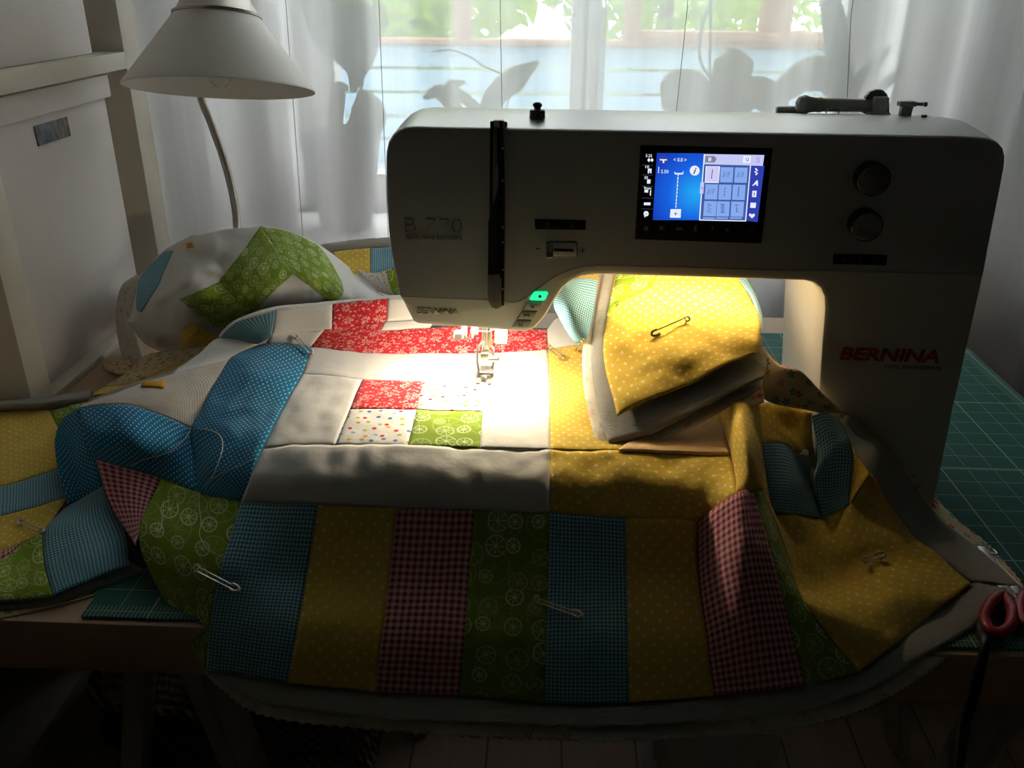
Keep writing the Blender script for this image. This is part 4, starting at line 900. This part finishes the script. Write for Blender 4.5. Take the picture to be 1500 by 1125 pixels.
o2 = top_at(1354, 169); lathe('top_screw', [(.0022, -.002), (.0022, .0004), (.001, .0006)], o2, UPV, M_dark, mc, 12)
# spool holder: horizontal pin with disc, lying near the back edge
dS = .118
a = MP(1166, 153, dS); b = MP(1275, 154.5, dS); ax = (b-a).normalized()
lathe('spool_pin', [(.0035, 0), (.0065, .002), (.0082, .0065), (.0083, .0075), (.0068, .012), (.0058, .018), (.0064, .0185), (.0064, .022), (.0058, .0225), (.0055, (b-a).length*.97), (.0062, (b-a).length*.975), (.0062, (b-a).length)], a, ax, M_mid, mc, 28)
dk = [(1262,165),(1262,152),(1266,141),(1273,133),(1281,130),(1291,131),(1297,137),(1300,150),(1300,168)]
outline('spool_disc', [uvm(MP(*p, dS+.004)) for p in dk], [(.0008, dS-.002), (0, dS-.0012), (0, dS+.004), (.0008, dS+.005)], M_dark)
bar('spool_tray', MP(1136, 164, dS+.006), MP(1180, 164, dS+.006), .010, .008, M_mid, mc)
pts = catmull([MP(1210, 166, .09), MP(1211, 161.5, .09), MP(1216, 160, .09), MP(1227, 160.5, .09), MP(1228.5, 166, .09)], 4); tube('thread_clip', pts, .0006, M_dark, mc, 6)
# presser foot, needle and threader: d is ~.05 behind the front
dn = .047
def NP(px, py, d=dn): return MP(px, py, d)
M_lt = plain('ivory_plastic', (.72, .68, .58), .5, var=.02)
def nbox(name, x0, y0, x1, y1, d0, d1, mat, bev=.0006):
    A = NP(x0, y0, (d0+d1)/2); B = NP(x1, y1, (d0+d1)/2); bm = bmesh.new(); bm_box(bm, A.x, B.x, A.y-(d1-d0)/2, A.y+(d1-d0)/2, B.z, A.z, bev); return link(name, frombm(bm, name), mat, mc)
tube('presser_bar', [NP(711, 462), NP(711.5, 515)], .0038, M_chrome, mc, 16)
tube('needle_bar', [NP(722, 440, .012), NP(720, 455, .016), NP(719.5, 478, .02)], .0018, M_steel, mc, 10)
tube('needle_bar', [NP(716, 462, dn-.01), NP(716, 505, dn-.01)], .0026, M_chrome, mc, 12)
nbox('needle_clamp', 704.5, 515, 716, 531, dn-.014, dn-.004, M_steel)
tube('clamp_screw', [NP(714, 526, dn-.009), NP(733, 527, dn-.009)], [.0022, .0016], M_steel, mc, 10)
lathe('screw_head', [(.0032, 0), (.0032, .005), (.002, .006)], NP(722, 526, dn-.009), EX, M_steel, mc, 14)
tube('needle', [NP(712, 520, dn-.009), NP(712.5, 540, dn-.009), NP(713, 552, dn-.008)], [.0009, .0009, .0002], M_chrome, mc, 8)
for sx in (-1, 1):
    pts = [NP(711+sx*5, 502, dn-.004), NP(711+sx*11.5, 511, dn-.006), NP(711+sx*12, 530, dn-.008), NP(711+sx*9.5, 545, dn-.01), NP(711+sx*11, 552, dn-.012)]
    tube('foot_shank', pts, [.0012, .0013, .0012, .0014, .0016], M_steel, mc, 8)
nbox('foot_block', 703, 538, 722, 544, dn-.013, dn-.003, M_steel)
A = NP(699, 551, dn); Bp = NP(724, 551, dn); gcl = G('clear_foot'); gcl.set(color=(.85, .82, .78), rough=.15, trans=.7, ior=1.4)
for x_ in (702, 718):
    a_ = NP(x_, 551, dn-.004); bm = bmesh.new(); bm_box(bm, a_.x-.0032, a_.x+.0032, a_.y-.016, a_.y+.006, TABLE+.0985, TABLE+.101, .0008); link('foot_toe', frombm(bm, 'foot_toe'), M_steel, mc)
nbox('foot_bridge', 700, 546, 724, 549.5, dn-.012, dn-.006, M_chrome, .0005)
nbox('threader_block', 725, 484, 743, 502, dn-.006, dn+.004, M_lt, .0012)
nbox('threader_slot', 727, 492.5, 740, 493.6, dn-.0068, dn-.004, M_symbol, .0001)
tube('thread_hook', catmull([NP(690, 483, dn-.012), NP(703, 485, dn-.012), NP(716, 485.5, dn-.012), NP(726, 482.5, dn-.012), NP(738, 489, dn-.012)], 4), .0007, M_dark, mc, 6)
nbox('threader_lever', 665, 485.5, 679, 495.5, .02, .03, M_mid, .0015)
nbox('lever_root', 676, 480, 684, 494, .026, .036, M_dark, .001)
nbox('lever_arm', 690, 480, 701, 489, .03, .04, M_dark, .001)
nbox('hook_arm', 691, 489, 694, 494, .03, .034, M_lt, .0006)
# LED strips under arm and head: bright bars that light the cloth
E_led = glow('warm_led', (1.0, .80, .50), 54.0)
E_led2 = glow('needle_led', (1.0, .86, .62), 175.0)
zz = MP(1000, 409, .03).z
for x0, x1, d in ((900, 1010, .03), (1020, 1130, .03)):
    a = MP(x0, 404.5+(x0-900)*.03, .0); b = MP(x1, 404.5+(x1-900)*.03, .0); a = a+NI*.055; b = b+NI*.055
    bar('led_strip', V((a.x, a.y, a.z-.003)), V((b.x, b.y, b.z-.003)), .006, .010, E_led, mc)
for x0, x1 in ((625, 695), (732, 772)):
    a = MP(x0, 476.5+(x0-612)*.066, 0)+NI*.03; b = MP(x1, 476.5+(x1-612)*.066, 0)+NI*.03; dz = V((0, 0, -.004))
    bar('led_strip', a+dz, b+dz, .005, .014, E_led2, mc)
# ================================================================== DESK LAMP
M_shade = plain('satin_lamp_shade', (.76, .73, .68), .45, .0, var=.02)
M_stem = plain('brushed_nickel_stem', (.42, .38, .34), .35, .8, var=.03)
LY = 1.13
lc0 = at_y(323.5, 131, LY); Rl = (at_y(457.5, 132, LY)-at_y(189.5, 126, LY)).length/2
tl_ = radians(13); axl = V((0, sin(tl_), cos(tl_)))   # top leans away, opening turned to the room
lp = thing('desk_lamp', 'desk lamp with a pale cone shade on a curved metal neck', 'lamp', at_h(352, 440, .0))
ht = (at_y(323, 22, LY).z-lc0.z)/cos(tl_)
r1 = Rl*.435
lathe('lamp_shade', [(r1*.9, ht), (r1, ht*.99), (Rl*.99, .003), (Rl, .001), (Rl, 0), (Rl*.985, .0), (Rl*.975, .003), (r1*.95, ht*.96), (r1*.3, ht*.965)], lc0, axl, M_shade, lp, 64)
cp = lathe('lamp_cap', [(r1*1.06, ht-.003), (r1*1.06, ht), (r1*.98, ht+.002), (r1*.75, ht+.021), (r1*.66, ht+.024), (r1*.6, ht+.05), (r1*.3, ht+.055)], lc0, axl, M_stem, lp, 48)
gbu = G('bulb_glass'); gbu.set(color=(.95, .93, .9), rough=.05, trans=.9, ior=1.3)
bp_ = [(.002, .006), (.008, .007), (.013, .011), (.0165, .018), (.0165, .027), (.013, .038), (.0095, .048), (.009, .06)]
lathe('bulb', [(r*.85, d-.004) for r, d in bp_], lc0, axl, gbu.m, lp, 24)
NYy = 1.215
npx = [(352, 440), (351, 380), (347.5, 333), (344, 300), (336, 262), (324, 222), (309, 180), (297, 150), (290, 118), (288, 80), (296, 30), (308, -8), (322, -24)]
nys = [1.128, 1.18, 1.225, 1.245, 1.265, 1.275, 1.28, 1.28, 1.28, 1.275, 1.25, 1.20, 1.165]
pts = catmull([at_y(a, b, y_) for (a, b), y_ in zip(npx, nys)], 5)
pts[0].z = TABLE+.03
pb = at_y(352, 440, 1.12); base0 = V((pts[0].x, pts[0].y-.0, TABLE))
tube('lamp_neck', pts, .0056, M_stem, lp, 14)
lathe('lamp_base', [(.06, .0), (.06, .008), (.055, .014), (.02, .018), (.012, .034)], V((pts[0].x, 1.128, TABLE)), V((0, 0, 1)), M_stem, lp, 40)
bar('neck_joint', V((pts[0].x, 1.128, TABLE+.028)), V((pts[0].x, pts[0].y+.004, TABLE+.034)), .012, .012, M_stem, lp)
# ================================================================== WINDOWSILL PLANTS
gl_ = G('plant_leaf'); lv = gl_.noise(gl_.ob(), 25, 3); lcol = gl_.mix(lv, (.10, .16, .07), (.17, .24, .11)); gl_.set(color=lcol, rough=.35)
M_leaf = gl_.m
M_potA = plain('mauve_pot', (.34, .31, .36), .5, var=.03); M_potB = plain('white_pot', (.6, .6, .6), .4)
M_twig = plain('twig', (.14, .12, .08), .8)
def leaf(cl, wd, Y, parent, bend=.02, name='leaf'):
    pts = [at_y(px, py, Y if len(c_) == 0 else c_[0]) for px, py, *c_ in cl]; s = pxs = (at_y(751, 200, Y)-at_y(750, 200, Y)).length
    cc_ = catmull(pts, 5); ww = []
    for i in range(len(wd)-1):
        for k in range(5): ww.append((wd[i]+(wd[i+1]-wd[i])*k/5)*s)
    ww.append(wd[-1]*s); vs = []; fs = []
    n = len(cc_)
    for i in range(n):
        t = (cc_[min(i+1, n-1)]-cc_[max(i-1, 0)]).normalized(); sd = t.cross(V((0, 1, 0))); sd = sd.normalized() if sd.length > .01 else V((1, 0, 0))
        for k in range(-3, 4):
            f_ = k/3; vs.append(cc_[i]+sd*f_*ww[i]*.5+V((0, bend*(f_*f_-.4)*ww[i]*8+.010*sin(i*.35), 0)))
    for i in range(n-1):
        for k in range(6): a = i*7+k; fs.append((a, a+1, a+8, a+7))
    o = link(name, mesh(name, vs, fs, True, 0), M_leaf, parent); so = o.modifiers.new('thickness', 'SOLIDIFY'); so.thickness = .0012; return o
SZ = .775
def pot(name, px, Y, rt_, rb_, hgt, mat, parent):
    p = at_y(px, 330, Y); c = V((p.x, Y, SZ))
    lathe('pot', [(rb_*.9, 0), (rb_, .004), (rt_*.97, hgt*.86), (rt_, hgt*.88), (rt_, hgt), (rt_*.92, hgt), (rt_*.9, hgt*.9), (rt_*.3, hgt*.88)], c, V((0, 0, 1)), mat, parent, 36)
    return c
Y1 = 1.52
p1 = thing('potted_plant', 'broad-leaved plant in a tall mauve pot on the windowsill behind the curtain', 'plant', V((at_y(508, 330, Y1).x, Y1, SZ)))
c = pot('pot', 508, Y1, .068, .045, .168, M_potA, p1)
leaf([(462,-70),(464,-20),(482,40),(500,65),(515,100),(517,130)], [30,60,60,50,24,6], Y1-.02, p1)
leaf([(517,135),(520,110),(524,75),(525,45),(520,22),(505,5)], [8,26,54,62,50,10], Y1, p1, .015)
leaf([(515,215),(525,200),(540,170),(535,150),(526,134)], [30,48,52,42,8], Y1-.07, p1, .02)
leaf([(490,200),(490,160),(498,130),(512,128)], [20,24,22,5], Y1, p1)
tube('stem', catmull([c+V((.01, 0, .14)), at_y(528, 135, Y1), at_y(533, 92, Y1), at_y(547, 20, Y1), at_y(554, -40, Y1)], 5), .0028, M_twig, p1, 7)
tube('stem', catmull([c+V((-.01, 0, .14)), at_y(500, 160, Y1), at_y(478, 160, Y1-.03), at_y(464, 166, Y1-.03), at_y(455, 172, Y1-.03)], 5), .0022, M_twig, p1, 7)
p2 = thing('potted_plant', 'strap-leaved plant with long arching leaves on the sill behind the machine head', 'plant', V((at_y(700, 330, Y1).x, Y1, SZ)))
c = pot('pot', 700, Y1, .06, .042, .11, M_potB, p2)
leaf([(700,215),(672,170),(645,135),(622,143)], [10,20,22,4], Y1-.02, p2); leaf([(700,215),(720,150),(755,115),(788,90)], [10,30,34,5], Y1, p2, .03)
leaf([(702,215),(700,165),(660,128),(682,119)], [8,14,18,4], Y1-.04, p2)
tube('stem', catmull([c+V((0, 0, .10)), at_y(748, 132, Y1), at_y(705, 95, Y1), at_y(688, 83, Y1), at_y(660, 73, Y1), at_y(634, 76, Y1)], 5), .0016, M_twig, p2, 6)
p3 = thing('potted_orchid', 'orchid with wide rounded leaves on the sill behind the touchscreen', 'plant', V((at_y(1060, 330, Y1).x, Y1, SZ)))
c = pot('pot', 1060, Y1, .065, .048, .12, M_potB, p3)
leaf([(1062,215),(1066,160),(1070,120),(1074,90),(1076,68)], [16,40,54,54,12], Y1, p3)
leaf([(1058,215),(1045,170),(1015,130),(985,125),(975,160)], [14,40,46,36,8], Y1-.03, p3); leaf([(1064,215),(1080,165),(1105,135),(1135,150),(1150,175)], [14,36,44,40,8], Y1-.03, p3)
leaf([(1060,215),(1030,180),(1000,160),(970,185)], [14,46,50,10], Y1+.03, p3)
tube('stem', catmull([c+V((0, 0, .10)), at_y(1052, 140, Y1), at_y(1026, 90, Y1), at_y(1028, 40, Y1), at_y(1042, 0, Y1), at_y(1046, -60, Y1)], 5), .0026, M_twig, p3, 7)
tube('stem', catmull([c+V((.005, 0, .10)), at_y(1042, 120, Y1), at_y(1041, 40, Y1), at_y(1041, -60, Y1)], 5), .0022, M_twig, p3, 7)
p4 = thing('potted_orchid', 'orchid with one tall upright leaf and drooping leaves behind the spool holder', 'plant', V((at_y(1240, 330, Y1).x, Y1, SZ)))
c = pot('pot', 1240, Y1, .065, .048, .12, M_potB, p4)
leaf([(1245,200),(1243,130),(1228,85),(1222,40),(1218,0),(1212,-60)], [12,22,32,33,27,8], Y1, p4)
leaf([(1243,205),(1238,150),(1215,112),(1180,110),(1150,135),(1135,165)], [10,30,46,46,34,10], Y1-.03, p4)
leaf([(1246,200),(1256,130),(1278,95),(1301,69)], [8,14,20,4], Y1, p4); leaf([(1248,205),(1275,150),(1320,103),(1326,102)], [8,18,10,3], Y1-.03, p4)
leaf([(1330,70),(1345,76),(1368,72),(1395,63)], [5,20,20,3], Y1, p4); leaf([(1346,100),(1360,118),(1370,138),(1364,153)], [8,28,26,6], Y1, p4)
tube('stem', catmull([c+V((.01, 0, .10)), at_y(1275, 150, Y1), at_y(1310, 110, Y1), at_y(1331, 72, Y1), at_y(1334, 38, Y1), at_y(1343, -20, Y1)], 5), .002, M_twig, p4, 7)
tube('stem', catmull([at_y(1318, 103, Y1), at_y(1334, 98, Y1), at_y(1348, 102, Y1)], 4), .0014, M_twig, p4, 6)
# ================================================================== SMALL THINGS
from mathutils.bvhtree import BVHTree
_v = []; _f = []
for o in q.children:
    off = WM[o.name].translation; k = len(_v); _v += [v.co+off for v in o.data.vertices]; _f += [tuple(k+i for i in p.vertices) for p in o.data.polygons]
bvh = BVHTree.FromPolygons(_v, _f)
def hit(px, py, lift=.0012):
    h_ = bvh.ray_cast(CAM, ray(px, py).normalized()); n_ = h_[1]
    if h_[0] is None: return at_h(px, py, .01)
    if n_.dot(CAM-h_[0]) < 0: n_ = -n_
    return h_[0]+n_*lift
def pin(a, b, label, opened=False, mat=None, lay=V((0, 0, 1))):
    """safety pin: clasp at a, coil at b (world points)"""
    mat = mat or M_steel; d = b-a; L = d.length; ex = d.normalized(); sd = (lay.cross(ex)).normalized(); up = ex.cross(sd).normalized()
    if up.dot(CAM-a) < 0: up = -up
    o = a+up*.0022; r = .0006; R = .0021
    t = thing('safety_pin', label, 'safety pin', a, 'safety pins basting the quilt')
    pts = [o+ex*.002+sd*.0016]+[o+ex*(L*k/6)+sd*.0016 for k in range(1, 6)]
    coil = [o+ex*(L-R)+(ex*sin(an)+sd*cos(an))*R+up*.0002*k for k, an in enumerate([i*pi/6 for i in range(0, 19)])]
    if opened: end = [o+ex*(L-R)-sd*R*.6, o+ex*(L-.006)-sd*.004, o+ex*(L-.012)-sd*.006-up*.002]
    else: end = [o+ex*(L-R*2)-sd*.0016, o+ex*(L*.5)-sd*.0019-up*.0012, o+ex*.003-sd*.0012]
    tube('wire', pts+coil+end, r, mat, t, 6)
    cl = [o+ex*.004+sd*.0022, o+ex*.001+sd*.0024, o-ex*.0016+sd*.0010, o-ex*.0018-sd*.0010, o+ex*.001-sd*.0024, o+ex*.005-sd*.0022]
    tube('clasp', catmull(cl, 3), .0012, mat, t, 8)
    return t
M_pind = plain('dark_pin_metal', (.18, .15, .11), .35, .9)
for a, b, l_, op, m_ in (((957,490),(1008,468),'open safety pin on the yellow folded-over quilt corner',True,M_pind),
 ((458,520),(436,496),'safety pin where the blue pin-dot strip meets the red floral strip',False,M_steel),
 ((347,865),(287,834),'safety pin across the green citrus and blue gingham strips near the quilt corner',False,M_steel),
 ((848,904),(782,881),'safety pin across the middle green strip and blue gingham strip',False,M_steel),
 ((32,768),(68,783),'safety pin on the low left part of the quilt',False,M_steel),
 ((1290,816),(1262,826),'safety pin pinching the yellow fold near the right quilt corner',False,M_steel),
 ((847,513),(858,494),'brass safety pin tucked beside the blue roll in the machine harp',False,M_brass),
 ((826,527),(806,510),'brass safety pin at the yellow patch corner beside the white strip',False,M_brass),
 ((312,482),(278,450),'steel safety pin in the green hollow of the bundled quilt',False,M_steel),
 ((206,400),(216,388),'small safety pin on the left rim of the bundled quilt',False,M_steel),
 ((1455,815),(1444,808),'tiny bright safety pin on the quilt edge over the cutting mat',False,M_chrome)):
    A_, B_ = hit(*a), hit(*b); mid = hit((a[0]+b[0])/2, (a[1]+b[1])/2); nrm_ = ((B_-A_).cross(V((1, .3, 0)))); 
    need = max(0, (mid-(A_+B_)/2).dot((CAM-mid).normalized())); sh_ = (CAM-mid).normalized()*need
    lay_ = (CAM-mid).normalized() if a[1] < 600 else V((0, -.4, .9))
    pin(A_+sh_, B_+sh_, l_, op, m_, lay_)
# loose basting threads on the blue patches
M_thread = plain('cream_thread', (.75, .74, .66), .8)
def thread(pts, label, r=.00035):
    o = tube('loose_thread', [hit(p.x, p.y, .0008) for p in catmull([V((t[0], t[1], 0)) for t in pts], 6)], r, M_thread, None, 5); tag(o, label, 'thread', 'loose sewing threads'); return o
thread([(191,682,.053),(215,672,.056),(246,664,.064),(262,652,.069),(272,642,.071),(280,629,.073)], 'cream thread curling along the blue pin-dot strip above the red triangle')
thread([(280,629,.073),(305,630,.078),(322,638,.079),(327,655,.077),(320,680,.069),(311,700,.063),(297,716,.052)], 'cream thread looping round the corner of the blue pin-dot strip')
thread([(311,701,.063),(335,690,.07),(358,680,.077),(372,672,.08)], 'cream thread end lying towards the white strip')
thread([(293,720,.05),(292,740,.046),(295,765,.04),(293,785,.037),(305,805,.034),(318,812,.035)], 'cream thread hanging down the green citrus corner patch')
thread([(240,735,.042),(240,750,.04),(236,775,.036),(229,788,.034)], 'short cream thread on the green patch beside the red triangle')
thread([(810,697,.083),(815,692,.084),(818,698,.083),(811,692,.085)], 'tiny knotted thread on the yellow patch seam beside the white strip')
thread([(1040,605,.656),(1046,608,.654),(1050,618,.652)], 'frayed white thread under the folded quilt corner', .0004)
thread([(1103,527,.694),(1113,533,.69),(1122,542,.686)], 'frayed white thread on the batting of the folded corner', .0004)
# black cord
M_rub = plain('black_rubber', (.012, .012, .012), .5)
pts = catmull([at_h(1490,905,.007), at_h(1465,890,.007), at_h(1440,905,.008), at_h(1438,930,.0075), at_y(1441,951,.5065)+V((0, 0, .006)), at_y(1437,975,.4985), at_y(1427,1020,.501), at_y(1415,1060,.52), at_y(1405,1130,.56)], 6)
tag(tube('power_cord', pts, .0036, M_rub, None, 10), 'black cord hanging over the table edge beside the red scissors', 'cord')
# scissors
M_hand = plain('red_handle_plastic', (.30, .018, .035), .4)
sc_ = thing('scissors', 'scissors with red looped handles lying on the cutting mat', 'scissors', at_h(1475, 880, .004))
def loop_(ptsx): return catmull([at_h(px, py, .010) for px, py in ptsx]+[at_h(*ptsx[0], .010)], 5)[:-1]
tube('handle', loop_([(1484,893),(1481,915),(1466,927),(1450,922),(1442,906),(1450,885),(1470,872)]), .0044, M_hand, sc_, 10, True)
tube('handle', loop_([(1499,872),(1494,893),(1502,912),(1520,915),(1534,895),(1528,875),(1512,865)]), .0044, M_hand, sc_, 10, True)
for (a, b) in (((1478,876),(1440,800)), ((1500,872),(1432,806))):
    A, B = at_h(*a, .0075), at_h(*b, .0065); bm = bmesh.new()
    bar('blade', A, B, .0022, .011, M_steel, sc_)
